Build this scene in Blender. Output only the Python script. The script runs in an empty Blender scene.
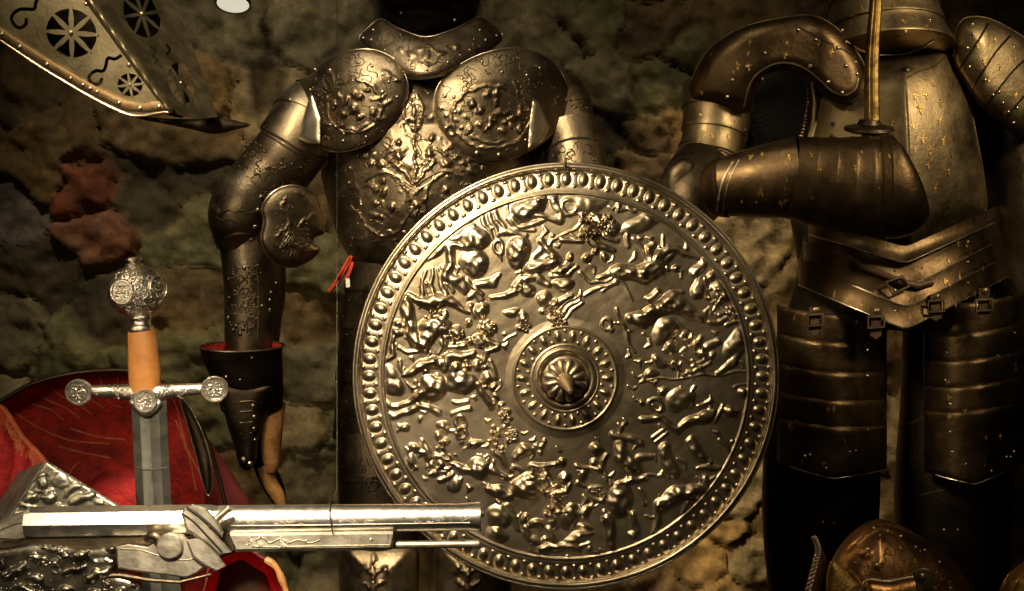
import bpy, bmesh, math, random
import numpy as np
from mathutils import Vector, Matrix, noise
from mathutils.bvhtree import BVHTree
from mathutils.geometry import delaunay_2d_cdt

random.seed(7)
RNG = np.random.default_rng(7)
F, CX, CY, CZ = 1400.0, 512.0, 295.5, 1.13          # focal length in pixels, image centre, camera height
CAM = Vector((0, 0, CZ))
SC = bpy.context.scene
COL = SC.collection

def P(px, py, Y):
    return Vector(((px - CX) / F * Y, Y, CZ - (py - CY) / F * Y))

def S(px, Y):
    return px / F * Y

# ------------------------------------------------------------------ materials
def mk(name):
    m = bpy.data.materials.new(name); m.use_nodes = True
    nt = m.node_tree; nt.nodes.clear()
    out = nt.nodes.new('ShaderNodeOutputMaterial'); b = nt.nodes.new('ShaderNodeBsdfPrincipled')
    nt.links.new(b.outputs[0], out.inputs[0])
    return m, nt, b

def nz(nt, scale, detail=4, rough=0.55, kind='ShaderNodeTexNoise', vec=None):
    n = nt.nodes.new(kind); n.inputs['Scale'].default_value = scale
    if 'Detail' in n.inputs: n.inputs['Detail'].default_value = detail
    if 'Roughness' in n.inputs: n.inputs['Roughness'].default_value = rough
    if vec is None:
        t = nt.nodes.new('ShaderNodeTexCoord'); vec = t.outputs['Object']
    nt.links.new(vec, n.inputs['Vector'])
    return n

def ramp(nt, src, stops):
    r = nt.nodes.new('ShaderNodeValToRGB')
    e = r.color_ramp.elements
    while len(e) < len(stops): e.new(0.5)
    for k, (p, c) in enumerate(stops):
        e[k].position = p; e[k].color = (c[0], c[1], c[2], 1)
    nt.links.new(src, r.inputs[0])
    return r

def metal(name, c1, c2, r1=0.28, r2=0.5, scale=14, bump=0.15, bscale=160, c3=None, dent=0.0):
    m, nt, b = mk(name)
    n = nz(nt, scale, 6, 0.6)
    st = [(0.36, c1), (0.64, c2)] if c3 is None else [(0.32, c1), (0.5, c2), (0.7, c3)]
    nt.links.new(ramp(nt, n.outputs[0], st).outputs[0], b.inputs['Base Color'])
    b.inputs['Metallic'].default_value = 1
    n2 = nz(nt, scale * 3.1, 5, 0.65)
    mr = nt.nodes.new('ShaderNodeMapRange')
    mr.inputs['From Min'].default_value = 0.3; mr.inputs['From Max'].default_value = 0.7
    mr.inputs['To Min'].default_value = r1; mr.inputs['To Max'].default_value = r2
    nt.links.new(n2.outputs[0], mr.inputs[0]); nt.links.new(mr.outputs[0], b.inputs['Roughness'])
    n3 = nz(nt, bscale, 3, 0.6)
    bp = nt.nodes.new('ShaderNodeBump'); bp.inputs['Strength'].default_value = bump; bp.inputs['Distance'].default_value = 0.002
    nt.links.new(n3.outputs[0], bp.inputs['Height'])
    last = bp
    if dent:
        n4 = nz(nt, 28, 2, 0.5)
        b2 = nt.nodes.new('ShaderNodeBump'); b2.inputs['Strength'].default_value = dent; b2.inputs['Distance'].default_value = 0.006
        nt.links.new(n4.outputs[0], b2.inputs['Height']); nt.links.new(bp.outputs[0], b2.inputs['Normal']); last = b2
    nt.links.new(last.outputs[0], b.inputs['Normal'])
    return m

def soft(name, c1, c2, rough=0.85, scale=30, bump=0.3, bscale=200, sheen=0.0, c3=None):
    m, nt, b = mk(name)
    n = nz(nt, scale, 5, 0.6)
    st = [(0.35, c1), (0.65, c2)] if c3 is None else [(0.3, c1), (0.5, c2), (0.72, c3)]
    nt.links.new(ramp(nt, n.outputs[0], st).outputs[0], b.inputs['Base Color'])
    b.inputs['Roughness'].default_value = rough
    if sheen:
        b.inputs['Sheen Weight'].default_value = sheen; b.inputs['Sheen Tint'].default_value = (c2[0], c2[1] * 2, c2[2] * 2, 1)
    n3 = nz(nt, bscale, 3)
    bp = nt.nodes.new('ShaderNodeBump'); bp.inputs['Strength'].default_value = bump; bp.inputs['Distance'].default_value = 0.003
    nt.links.new(n3.outputs[0], bp.inputs['Height']); nt.links.new(bp.outputs[0], b.inputs['Normal'])
    return m

M = {}
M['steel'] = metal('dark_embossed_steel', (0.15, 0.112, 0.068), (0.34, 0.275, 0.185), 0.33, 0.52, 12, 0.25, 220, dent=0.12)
M['steelrim'] = metal('worn_steel_edge', (0.50, 0.42, 0.30), (0.72, 0.62, 0.47), 0.25, 0.4, 20, 0.1)
M['polish'] = metal('polished_lame_steel', (0.75, 0.68, 0.52), (0.9, 0.82, 0.66), 0.35, 0.5, 20, 0.1)  # polished lames, paled for the light their facets catch
M['shield'] = metal('embossed_shield_steel', (0.30, 0.245, 0.165), (0.54, 0.46, 0.34), 0.30, 0.42, 9, 0.12, 260, dent=0.03)
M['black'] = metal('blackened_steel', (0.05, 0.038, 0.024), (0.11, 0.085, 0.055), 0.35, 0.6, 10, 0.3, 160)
M['plaque'] = metal('grey_embossed_silver', (0.26, 0.24, 0.185), (0.44, 0.41, 0.33), 0.36, 0.5, 34, 0.25, 260)
M['dark_cloth'] = soft('black_arming_cloth', (0.008, 0.007, 0.006), (0.015, 0.012, 0.01), 0.95)  # black for the dark inside the armhole
M['pitch'] = metal('soot_black_steel', (0.018, 0.014, 0.01), (0.04, 0.03, 0.02), 0.4, 0.6, 10, 0.3, 160)  # darkest steel, for the helmet and leg plates
M['gilt_steel'] = metal('russet_gilt_steel', (0.17, 0.125, 0.065), (0.34, 0.26, 0.145), 0.36, 0.55, 12, 0.2, 190, dent=0.15)
M['dark_gilt'] = metal('dark_russet_steel', (0.07, 0.045, 0.022), (0.17, 0.115, 0.06), 0.32, 0.5, 12, 0.2, 190, dent=0.12)  # darker russet; on waist and fauld it holds the forearm's shade
M['gold'] = metal('worn_gilding', (0.22, 0.14, 0.045), (0.66, 0.44, 0.14), 0.35, 0.55, 90, 0.3)
M['silver'] = metal('chased_silver', (0.60, 0.55, 0.46), (0.82, 0.77, 0.68), 0.25, 0.42, 26, 0.35, 420)
M['barrel'] = metal('bright_barrel_steel', (0.80, 0.75, 0.66), (0.93, 0.89, 0.81), 0.28, 0.40, 40, 0.12, 300)
M['chased'] = metal('dark_chased_silver', (0.16, 0.145, 0.11), (0.40, 0.37, 0.29), 0.26, 0.42, 34, 0.25, 260)
M['lock'] = metal('grey_lock_steel', (0.34, 0.315, 0.25), (0.54, 0.50, 0.41), 0.40, 0.6, 30, 0.15, 260)
M['blade'] = metal('grey_blade_steel', (0.13, 0.13, 0.11), (0.21, 0.21, 0.18), 0.38, 0.55, 18, 0.15, 200)
M['visor'] = metal('olive_brown_steel', (0.20, 0.17, 0.10), (0.38, 0.325, 0.21), 0.38, 0.55, 16, 0.2, 220)
M['visor_band'] = metal('bronzed_band', (0.26, 0.17, 0.085), (0.42, 0.29, 0.16), 0.35, 0.5, 20, 0.2)
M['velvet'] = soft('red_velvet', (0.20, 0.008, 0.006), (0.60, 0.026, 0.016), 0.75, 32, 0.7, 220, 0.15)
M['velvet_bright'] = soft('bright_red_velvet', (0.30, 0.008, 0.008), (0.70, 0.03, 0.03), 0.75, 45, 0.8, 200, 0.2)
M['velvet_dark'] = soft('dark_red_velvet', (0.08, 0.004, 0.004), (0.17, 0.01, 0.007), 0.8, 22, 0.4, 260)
M['fray'] = soft('frayed_orange_thread', (0.60, 0.09, 0.04), (0.78, 0.24, 0.11), 0.85, 60, 0.6, 300)
M['stitch'] = soft('rust_stitching', (0.45, 0.10, 0.04), (0.62, 0.2, 0.09), 0.85, 60, 0.4, 300)
M['leather'] = soft('tan_leather', (0.20, 0.085, 0.022), (0.40, 0.19, 0.055), 0.55, 50, 0.6, 180, c3=(0.52, 0.28, 0.10))
M['grip'] = soft('orange_brown_grip_leather', (0.34, 0.12, 0.022), (0.50, 0.20, 0.045), 0.45, 40, 0.25, 150, c3=(0.58, 0.27, 0.08))
M['strap'] = soft('red_strap_cloth', (0.40, 0.03, 0.012), (0.56, 0.06, 0.02), 0.8)
M['dark_leather'] = soft('dark_strap_leather', (0.05, 0.025, 0.012), (0.11, 0.06, 0.03), 0.5)
M['paper'] = soft('white_paper', (0.75, 0.73, 0.66), (0.85, 0.83, 0.76), 0.9)
M['wire'] = metal('thin_steel_wire', (0.07, 0.06, 0.045), (0.12, 0.105, 0.08), 0.5, 0.6)

# ------------------------------------------------------------------ objects
def link(name, bm, mats, parent=None, sharp=38):
    me = bpy.data.meshes.new(name)
    bmesh.ops.recalc_face_normals(bm, faces=bm.faces[:])
    for f in bm.faces: f.smooth = True
    bm.to_mesh(me); bm.free()
    if sharp: me.set_sharp_from_angle(angle=math.radians(sharp))
    if not isinstance(mats, (list, tuple)): mats = [mats]
    for m in mats: me.materials.append(m)
    o = bpy.data.objects.new(name, me); COL.objects.link(o)
    if parent is not None:
        o.parent = parent
        if parent.type == 'EMPTY': o.matrix_parent_inverse = Matrix.Translation(-Vector(parent.location))
    return o

def thing(name, label, cat, loc, group=None):
    o = bpy.data.objects.new(name, None); COL.objects.link(o)
    o.location = loc; o.empty_display_size = 0.05
    o['label'] = label; o['category'] = cat
    if group: o['group'] = group
    return o

def tag(o, label, cat, group=None):
    o['label'] = label; o['category'] = cat
    if group: o['group'] = group
    return o

def struct(o, label=None):
    o['kind'] = 'structure'
    if label: o['label'] = label
    return o

def new(): return bmesh.new()

# ------------------------------------------------------------------ curves
def crom(pts, n=6, closed=False):
    pts = [np.array(p, float) for p in pts]; out = []; N = len(pts)
    rng = range(N if closed else N - 1)
    for i in rng:
        p0 = pts[(i - 1) % N] if closed or i > 0 else 2 * pts[0] - pts[1]
        p1 = pts[i]; p2 = pts[(i + 1) % N]
        p3 = pts[(i + 2) % N] if closed or i + 2 < N else 2 * pts[-1] - pts[-2]
        for k in range(n):
            t = k / n
            out.append(0.5 * ((2 * p1) + (-p0 + p2) * t + (2 * p0 - 5 * p1 + 4 * p2 - p3) * t * t + (-p0 + 3 * p1 - 3 * p2 + p3) * t ** 3))
    if not closed: out.append(pts[-1])
    return [tuple(p) for p in out]

def tube(bm, pts, r, n=8, closed=False, mi=0, caps=True):
    """a round bar through world points; r a number or one per point"""
    pts = [Vector(p) for p in pts]; N = len(pts)
    rr = r if isinstance(r, (list, tuple)) else [r] * N
    rings = []; prev = None
    for i in range(N):
        a = pts[(i - 1) % N] if closed or i > 0 else pts[i]
        b = pts[(i + 1) % N] if closed or i < N - 1 else pts[i]
        T = (b - a)
        T = T.normalized() if T.length > 1e-9 else Vector((0, 0, 1))
        ref = Vector((0, 1, 0)) if abs(T.y) < 0.9 else Vector((1, 0, 0))
        A = T.cross(ref).normalized(); B = T.cross(A)
        rings.append([bm.verts.new(pts[i] + A * rr[i] * math.cos(2 * math.pi * k / n) + B * rr[i] * math.sin(2 * math.pi * k / n)) for k in range(n)])
    for i in range(N if closed else N - 1):
        R0, R1 = rings[i], rings[(i + 1) % N]
        for k in range(n):
            f = bm.faces.new((R0[k], R0[(k + 1) % n], R1[(k + 1) % n], R1[k])); f.material_index = mi
    if not closed and caps:
        for R in (rings[0], rings[-1]):
            f = bm.faces.new(R); f.material_index = mi

def pxtube(bm, pts, Y, rpx, n=8, closed=False, mi=0):
    tube(bm, [P(p[0], p[1], (p[2] if len(p) > 2 else Y)) for p in pts], S(rpx, Y) if not isinstance(rpx, (list, tuple)) else [S(q, Y) for q in rpx], n, closed, mi)

def limb(bm, secs, k=1.0, n=44, sub=6, mi=0, closed_ends=True, smooth=True, wall=0.0, tip=None, lean=0.0):
    """a lofted shell; secs = (px, py, half width in px, depth Y)"""
    s = crom(secs, sub) if smooth else [tuple(q) for q in secs]
    pts = [P(q[0], q[1], q[3]) for q in s]; rad = [S(q[2], q[3]) for q in s]
    rings = []
    N = len(pts)
    # one tangent per distinct position
    for i in range(N):
        j0, j1 = i, i
        while j0 > 0 and (pts[i] - pts[j0]).length < 0.004: j0 -= 1
        while j1 < N - 1 and (pts[i] - pts[j1]).length < 0.004: j1 += 1
        T = (pts[j1] - pts[j0]).normalized()
        A = T.cross(Vector((0, 1, 0))).normalized(); B = T.cross(A)
        kk = s[i][4] if len(s[i]) > 4 else k
        rings.append([pts[i] + A * rad[i] * math.cos(2 * math.pi * q / n) + B * rad[i] * kk * math.sin(2 * math.pi * q / n) for q in range(n)])
    V = [[bm.verts.new(p) for p in R] for R in rings]
    for i in range(N - 1):
        for q in range(n):
            f = bm.faces.new((V[i][q], V[i][(q + 1) % n], V[i + 1][(q + 1) % n], V[i + 1][q])); f.material_index = mi
    if wall:
        W = []
        for i in range(N):
            c = sum(rings[i], Vector()) / n
            W.append([bm.verts.new(c + (p - c) * (1 - wall / max((p - c).length, 1e-6))) for p in rings[i]])
        for i in range(N - 1):
            for q in range(n):
                f = bm.faces.new((W[i][q], W[i + 1][q], W[i + 1][(q + 1) % n], W[i][(q + 1) % n])); f.material_index = mi
        for e in (0, N - 1):
            for q in range(n):
                f = bm.faces.new((V[e][q], V[e][(q + 1) % n], W[e][(q + 1) % n], W[e][q])); f.material_index = mi
    elif closed_ends:
        for e in (0, N - 1):
            f = bm.faces.new(V[e]); f.material_index = mi
    return rings

def lames(secs, n, flare=0.05, sub=8, k=1.0):
    """resample a smooth path into n overlapping lames, each with a flared lower lip"""
    s = np.array(crom(secs, 12)); L = len(s) - 1
    def at(t):
        x = t * L; i = min(int(x), L - 1); f = x - i
        return s[i] * (1 - f) + s[i + 1] * f
    out = []
    for j in range(n):
        for q, fl in ((0.0, 0.0), (0.3, 0.15), (0.6, 0.45), (0.85, 0.85), (0.965, 1.0), (0.985, 0.9), (0.99, 0.05)):
            a = at((j + q) / n).copy(); a[2] *= 1 + flare * fl
            out.append(tuple(a))
    out.append(tuple(at(1.0)))
    return out

# ------------------------------------------------------------------ relief: heights in px over px coordinates
def relief(prims, X, Y, pw=0.75):
    H = np.zeros_like(X)
    for pr in prims:
        kind = pr[0]
        if kind == 'c':                      # tapered chain: pts (x,y,r), height factor
            pts, hf = pr[1], pr[2]
            for (a, b) in zip(pts[:-1], pts[1:]):
                rm = max(a[2], b[2])
                m = (X > min(a[0], b[0]) - rm) & (X < max(a[0], b[0]) + rm) & (Y > min(a[1], b[1]) - rm) & (Y < max(a[1], b[1]) + rm)
                if not m.any(): continue
                x = X[m]; y = Y[m]; dx = b[0] - a[0]; dy = b[1] - a[1]
                t = np.clip(((x - a[0]) * dx + (y - a[1]) * dy) / max(dx * dx + dy * dy, 1e-6), 0, 1)
                r = a[2] + (b[2] - a[2]) * t
                d2 = ((x - a[0] - t * dx) ** 2 + (y - a[1] - t * dy) ** 2) / (r * r)
                H[m] = np.maximum(H[m], hf * r * np.clip(1 - d2, 0, 1) ** pw)
        elif kind == 'e':                    # ellipsoid x,y,a,b,angle,height px
            _, ex, ey, ea, eb, an, h = pr
            rm = max(ea, eb)
            m = (abs(X - ex) < rm) & (abs(Y - ey) < rm)
            if not m.any(): continue
            c, s_ = math.cos(math.radians(an)), math.sin(math.radians(an))
            x = X[m] - ex; y = Y[m] - ey
            u = (x * c + y * s_) / ea; v = (-x * s_ + y * c) / eb
            H[m] = np.maximum(H[m], h * np.clip(1 - u * u - v * v, 0, 1) ** pw)
        elif kind == 'r':                    # elliptical ridge x,y,a,b,width,height
            _, ex, ey, ea, eb, w, h = pr
            d = np.sqrt(((X - ex) / ea) ** 2 + ((Y - ey) / eb) ** 2)
            dd = (d - 1) * min(ea, eb) / w
            H = np.maximum(H, h * np.sqrt(np.clip(1 - dd * dd, 0, 1)))
    return H

def inpoly(poly, X, Y):
    poly = np.array([p[:2] for p in poly]); ins = np.zeros(X.shape, bool)
    x1, y1 = poly[:, 0], poly[:, 1]; x2, y2 = np.roll(x1, -1), np.roll(y1, -1)
    for a, b, c, d in zip(x1, y1, x2, y2):
        cond = ((b > Y) != (d > Y))
        if b == d: continue
        ins ^= cond & (X < (c - a) * (Y - b) / (d - b) + a)
    return ins

def distpoly(poly, X, Y, closed=True):
    poly = np.array([p[:2] for p in poly]); D = np.full(X.shape, 1e9)
    nx = np.roll(poly, -1, 0)
    for (a, b), (c, d) in (zip(poly, nx) if closed else zip(poly[:-1], poly[1:])):
        dx, dy = c - a, d - b
        t = np.clip(((X - a) * dx + (Y - b) * dy) / max(dx * dx + dy * dy, 1e-9), 0, 1)
        D = np.minimum(D, np.hypot(X - a - t * dx, Y - b - t * dy))
    return D

def resample(poly, step, closed=True):
    p = np.array([q[:2] for q in poly])
    if closed: p = np.vstack([p, p[:1]])
    seg = np.hypot(*np.diff(p, axis=0).T); L = np.concatenate([[0], np.cumsum(seg)])
    n = max(4, int(round(L[-1] / step)))
    t = np.linspace(0, L[-1], n + 1)
    q = np.stack([np.interp(t, L, p[:, 0]), np.interp(t, L, p[:, 1])], 1)
    return q[:-1] if closed else q

def plate(bm, outline, Y, step=3.0, bulge=10, soft_px=25, base=None, prims=(), holes=(), thick=0.003, curved=True, sub=5,
          rim=0, mi=0, rim_mi=0, rimback=0.0, mat_of=None):
    """A plate cut to an outline (px), domed towards its middle, with raised relief; base(x, y) gives extra depth in metres.
    Returns the boundary in world space."""
    poly = crom(outline, sub, True) if curved else outline
    ring = resample(poly, step)
    hol = [resample(h, step * 0.8) for h in holes]
    x0, y0 = ring.min(0); x1, y1 = ring.max(0)
    gx = np.arange(x0 + step * .5, x1, step); gy = np.arange(y0 + step * .5, y1, step * 0.866)
    GX, GY = np.meshgrid(gx, gy); GX = GX + (np.arange(len(gy)) % 2)[:, None] * step * 0.5
    GX, GY = GX.ravel(), GY.ravel()
    ok = inpoly(ring, GX, GY) & (distpoly(ring, GX, GY) > step * 0.45)
    for h in hol: ok &= ~inpoly(h, GX, GY) & (distpoly(h, GX, GY) > step * 0.4)
    inner = np.stack([GX[ok], GY[ok]], 1)
    loops = [ring] + hol
    allp = np.vstack(loops + [inner]) if len(inner) else np.vstack(loops)
    edges = []; o = 0
    for l in loops:
        n = len(l); edges += [(o + i, o + (i + 1) % n) for i in range(n)]; o += n
    res = delaunay_2d_cdt([Vector(p) for p in allp], edges, [], 0, 1e-6)
    vs = np.array([(v[0], v[1]) for v in res[0]]); tris = [t for t in res[2]]
    cen = np.array([vs[list(t)].mean(0) for t in tris])
    keep = inpoly(ring, cen[:, 0], cen[:, 1])
    for h in hol: keep &= ~inpoly(h, cen[:, 0], cen[:, 1])
    X, Z = vs[:, 0], vs[:, 1]
    d = distpoly(ring, X, Z)
    q = np.clip(d / soft_px, 0, 1)
    dep = np.full(X.shape, float(Y)) - S(bulge, Y) * np.sqrt(np.clip(1 - (1 - q) ** 2, 0, 1))
    if base is not None: dep = dep + base(X, Z)
    if len(prims):      # outlines wander a little, as hammered work does
        wx = 0.8 * np.sin(X * .21 + Z * .33 + np.sin(Z * .2)) + .5 * np.sin(X * .6 - Z * .45); wz = 0.8 * np.sin(Z * .24 - X * .3 + np.sin(X * .17)) + .5 * np.sin(Z * .55 + X * .5)
        dep = dep - S(1, Y) * relief(prims, X + wx, Z + wz) * np.clip(d / 3, 0, 1)
    fr = [bm.verts.new(P(a, b, c)) for a, b, c in zip(X, Z, dep)]
    bk = [bm.verts.new(P(a, b, c + thick)) for a, b, c in zip(X, Z, dep)]
    cnt = {}
    for t, k in zip(tris, keep):
        if not k: continue
        m = mi if mat_of is None else mat_of(vs[list(t)].mean(0))
        f = bm.faces.new([fr[i] for i in t]); f.material_index = m
        f = bm.faces.new([bk[i] for i in reversed(t)]); f.material_index = m
        for i in range(3):
            e = (t[i], t[(i + 1) % 3]); kk = (min(e), max(e)); cnt.setdefault(kk, []).append(e)
    for kk, l in cnt.items():
        if len(l) == 1:
            a, b = l[0]
            f = bm.faces.new((fr[b], fr[a], bk[a], bk[b])); f.material_index = mi
    bd = [fr[i].co.copy() for i in range(len(ring))] if len(vs) >= len(ring) else None
    loose = [v for v in fr + bk if not v.link_faces]
    # boundary first: co-ordinates asked from the depth field, so a rim can follow them
    dr = np.full(len(ring), float(Y))
    if base is not None: dr = dr + base(ring[:, 0], ring[:, 1])
    bd = [P(a, b, c) for (a, b), c in zip(ring, dr)]
    for v in loose: bm.verts.remove(v)
    if rim: tube(bm, bd, S(rim, Y), 8, True, rim_mi)
    return bd

# ------------------------------------------------------------------ things laid on a surface already built
class Surf:
    def __init__(self, bm):
        bm.normal_update(); self.t = BVHTree.FromBMesh(bm)
    def hit(self, px, py):
        d = (P(px, py, 1.0) - CAM).normalized()
        loc, nor, idx, dist = self.t.ray_cast(CAM, d)
        if loc is None: return None, None
        if nor.dot(d) > 0: nor = -nor
        return loc, nor

def dome(bm, c, n, r, h=0.7, mi=0, seg=8, rings=3):
    n = n.normalized(); ref = Vector((0, 0, 1)) if abs(n.z) < 0.9 else Vector((1, 0, 0))
    A = n.cross(ref).normalized(); B = n.cross(A)
    prev = [bm.verts.new(c - n * r * 0.15 + (A * math.cos(2 * math.pi * k / seg) + B * math.sin(2 * math.pi * k / seg)) * r) for k in range(seg)]
    for j in range(1, rings):
        a = j / rings * math.pi / 2
        cur = [bm.verts.new(c + n * r * h * math.sin(a) + (A * math.cos(2 * math.pi * k / seg) + B * math.sin(2 * math.pi * k / seg)) * r * math.cos(a)) for k in range(seg)]
        for k in range(seg):
            bm.faces.new((prev[k], prev[(k + 1) % seg], cur[(k + 1) % seg], cur[k])).material_index = mi
        prev = cur
    t = bm.verts.new(c + n * r * h)
    for k in range(seg): bm.faces.new((prev[k], prev[(k + 1) % seg], t)).material_index = mi

def rivets(bm, pts, rpx=2.0, mi=0, surf=None):
    s = surf or Surf(bm)
    for p in pts:
        l, n = s.hit(p[0], p[1])
        if l is not None: dome(bm, l, n, S(p[2] if len(p) > 2 else rpx, l.y), 0.75, mi)

def ridge(bm, pts, rpx=0.8, mi=0, surf=None, sub=5, n=5):
    """a raised line that follows the surface below it"""
    s = surf or Surf(bm); q = []; rr = []
    for p in (crom(pts, sub) if sub else pts):
        l, nn = s.hit(p[0], p[1])
        if l is None:
            if len(q) > 1: tube(bm, q, rr, n, False, mi)
            q, rr = [], []; continue
        if q and (l - q[-1]).length > 0.05:
            if len(q) > 1: tube(bm, q, rr, n, False, mi)
            q, rr = [], []
        if q and (l - q[-1]).length < 1e-4: continue
        q.append(l); rr.append(S(rpx, l.y))
    if len(q) > 1: tube(bm, q, rr, n, False, mi)

def scroll(x, y, r, a0, turns=1.1, cw=1, n=12):
    out = []
    for i in range(n + 1):
        t = i / n; a = a0 + cw * t * turns * 2 * math.pi; q = r * (1 - 0.72 * t)
        out.append((x + q * math.cos(a), y + q * math.sin(a)))
    return out

def scrolls(bm, poly, n, rmin, rmax, rpx, mi=0, seed=1, surf=None):
    rg = random.Random(seed); s = surf or Surf(bm)
    xs = [p[0] for p in poly]; ys = [p[1] for p in poly]; c = 0; tries = 0
    while c < n and tries < n * 20:
        tries += 1
        x = rg.uniform(min(xs), max(xs)); y = rg.uniform(min(ys), max(ys))
        if not inpoly(poly, np.array([x]), np.array([y]))[0]: continue
        h = rg.uniform(0, 6.3); ph = rg.uniform(0, 6.3); st = rg.uniform(rmin, rmax) * .45; q = [(x, y)]      # an etched tendril
        for k in range(rg.randint(6, 11)):
            h += 0.95 * math.sin(ph + k * .8); x += st * math.cos(h); y += st * math.sin(h)
            if not inpoly(poly, np.array([x]), np.array([y]))[0]: break
            q.append((x, y))
        if len(q) < 4: continue
        ridge(bm, q, rpx, mi, s, 2, 4)
        rivets(bm, [(q[-1][0], q[-1][1], rpx * 2.2), (q[len(q) // 2][0] + st * .6, q[len(q) // 2][1], rpx * 1.6)], rpx, mi, s)
        c += 1

def gild(bm, pts, size, mi, surf=None, seed=3):
    """small gilt flowers laid on the steel: a centre bead and four pointed leaves"""
    s = surf or Surf(bm); rg = random.Random(seed)
    for p in pts:
        l, n = s.hit(p[0], p[1])
        if l is None: continue
        r = S((p[2] if len(p) > 2 else size), l.y)
        ref = Vector((0, 0, 1)); A = n.cross(ref).normalized(); B = n.cross(A)
        a0 = math.pi / 2 + rg.uniform(-.35, .35)
        o = l + n * 0.0006
        for k in range(4):
            a = a0 + k * math.pi / 2 + rg.uniform(-.3, .3); L = r * (1.15, .75, .95, .7)[k] * rg.uniform(.6, 1.1)
            d = A * math.cos(a) + B * math.sin(a); e = A * -math.sin(a) + B * math.cos(a)
            v = [bm.verts.new(q) for q in (o, o + d * L * .5 + e * L * .26, o + d * L, o + d * L * .5 - e * L * .26)]
            t = [bm.verts.new(q.co + n * 0.0005) for q in v]
            bm.faces.new(t).material_index = mi
            for i in range(4): bm.faces.new((v[i], v[(i + 1) % 4], t[(i + 1) % 4], t[i])).material_index = mi
        dome(bm, l, n, r * 0.3, 0.7, mi, 6, 2)

def extr(bm, poly, Y, depth, mi=0, bev=0.0, curved=0):
    """a flat piece cut to an outline (px) with a real thickness and a chamfered front edge"""
    pts = crom(poly, curved, True) if curved else poly
    a = np.array([p[:2] for p in pts], float); c = a.mean(0)
    if bev:
        nx = np.roll(a, -1, 0) - np.roll(a, 1, 0); nn = np.stack([nx[:, 1], -nx[:, 0]], 1)
        nn /= np.maximum(np.hypot(nn[:, 0], nn[:, 1]), 1e-9)[:, None]
        area = 0.5 * np.sum(a[:, 0] * np.roll(a[:, 1], -1) - np.roll(a[:, 0], -1) * a[:, 1])
        ins = a - nn * bev * (1 if area > 0 else -1)
    else: ins = a
    f0 = [bm.verts.new(P(x, y, Y - depth / 2)) for x, y in ins]
    f1 = [bm.verts.new(P(x, y, Y - depth / 2 + S(bev, Y))) for x, y in a] if bev else f0
    f2 = [bm.verts.new(P(x, y, Y + depth / 2)) for x, y in a]
    N = len(a)
    bm.faces.new(f0).material_index = mi
    for i in range(N):
        j = (i + 1) % N
        if bev: bm.faces.new((f0[i], f0[j], f1[j], f1[i])).material_index = mi
        bm.faces.new((f1[i], f1[j], f2[j], f2[i])).material_index = mi
    bm.faces.new(f2).material_index = mi

def ball(bm, c, rx, ry=None, rz=None, mi=0, u=20, v=12, rot=None):
    ry = ry or rx; rz = rz or rx
    m = Matrix.Translation(c) @ (rot.to_4x4() if rot is not None else Matrix.Identity(4)) @ Matrix.Diagonal((rx, ry, rz, 1))
    r = bmesh.ops.create_uvsphere(bm, u_segments=u, v_segments=v, radius=1.0, matrix=m)
    for vv in r['verts']:
        for f in vv.link_faces: f.material_index = mi

def lathe(bm, prof, c, axis, n=32, mi=0):
    """prof: (distance along axis, radius) in metres, from c"""
    axis = Vector(axis).normalized(); ref = Vector((0, 1, 0)) if abs(axis.y) < .9 else Vector((1, 0, 0))
    A = axis.cross(ref).normalized(); B = axis.cross(A); rings = []
    for h, r in prof:
        rings.append([bm.verts.new(c + axis * h + (A * math.cos(2 * math.pi * k / n) + B * math.sin(2 * math.pi * k / n)) * max(r, 1e-5)) for k in range(n)])
    for a, b in zip(rings[:-1], rings[1:]):
        for k in range(n): bm.faces.new((a[k], a[(k + 1) % n], b[(k + 1) % n], b[k])).material_index = mi
    bm.faces.new(rings[0]).material_index = mi; bm.faces.new(rings[-1]).material_index = mi
# ================================================================== SETTING: rubble wall, floor, camera
WALL_Y = 2.5
def stone_material():
    m, nt, b = mk('rough_rubble_stone')
    at = nt.nodes.new('ShaderNodeAttribute'); at.attribute_name = 'stone_tint'
    n = nz(nt, 9, 8, 0.68); n2 = nz(nt, 46, 8, 0.7)
    r1 = ramp(nt, n.outputs[0], [(0.3, (0.45, 0.43, 0.35)), (0.5, (0.9, 0.88, 0.8)), (0.72, (1.4, 1.3, 1.05))])
    r2 = ramp(nt, n2.outputs[0], [(0.34, (0.55, 0.52, 0.45)), (0.66, (1.25, 1.2, 1.1))])
    m1 = nt.nodes.new('ShaderNodeMix'); m1.data_type = 'RGBA'; m1.blend_type = 'MULTIPLY'; m1.inputs[0].default_value = 1
    m2 = nt.nodes.new('ShaderNodeMix'); m2.data_type = 'RGBA'; m2.blend_type = 'MULTIPLY'; m2.inputs[0].default_value = 1
    nt.links.new(at.outputs['Color'], m1.inputs[6]); nt.links.new(r1.outputs[0], m1.inputs[7])
    nt.links.new(m1.outputs[2], m2.inputs[6]); nt.links.new(r2.outputs[0], m2.inputs[7])
    nt.links.new(m2.outputs[2], b.inputs['Base Color'])
    b.inputs['Roughness'].default_value = 0.75
    bp = nt.nodes.new('ShaderNodeBump'); bp.inputs['Strength'].default_value = 0.6; bp.inputs['Distance'].default_value = 0.006
    nt.links.new(n2.outputs[0], bp.inputs['Height']); nt.links.new(bp.outputs[0], b.inputs['Normal'])
    return m
M['stone'] = stone_material()

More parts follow.
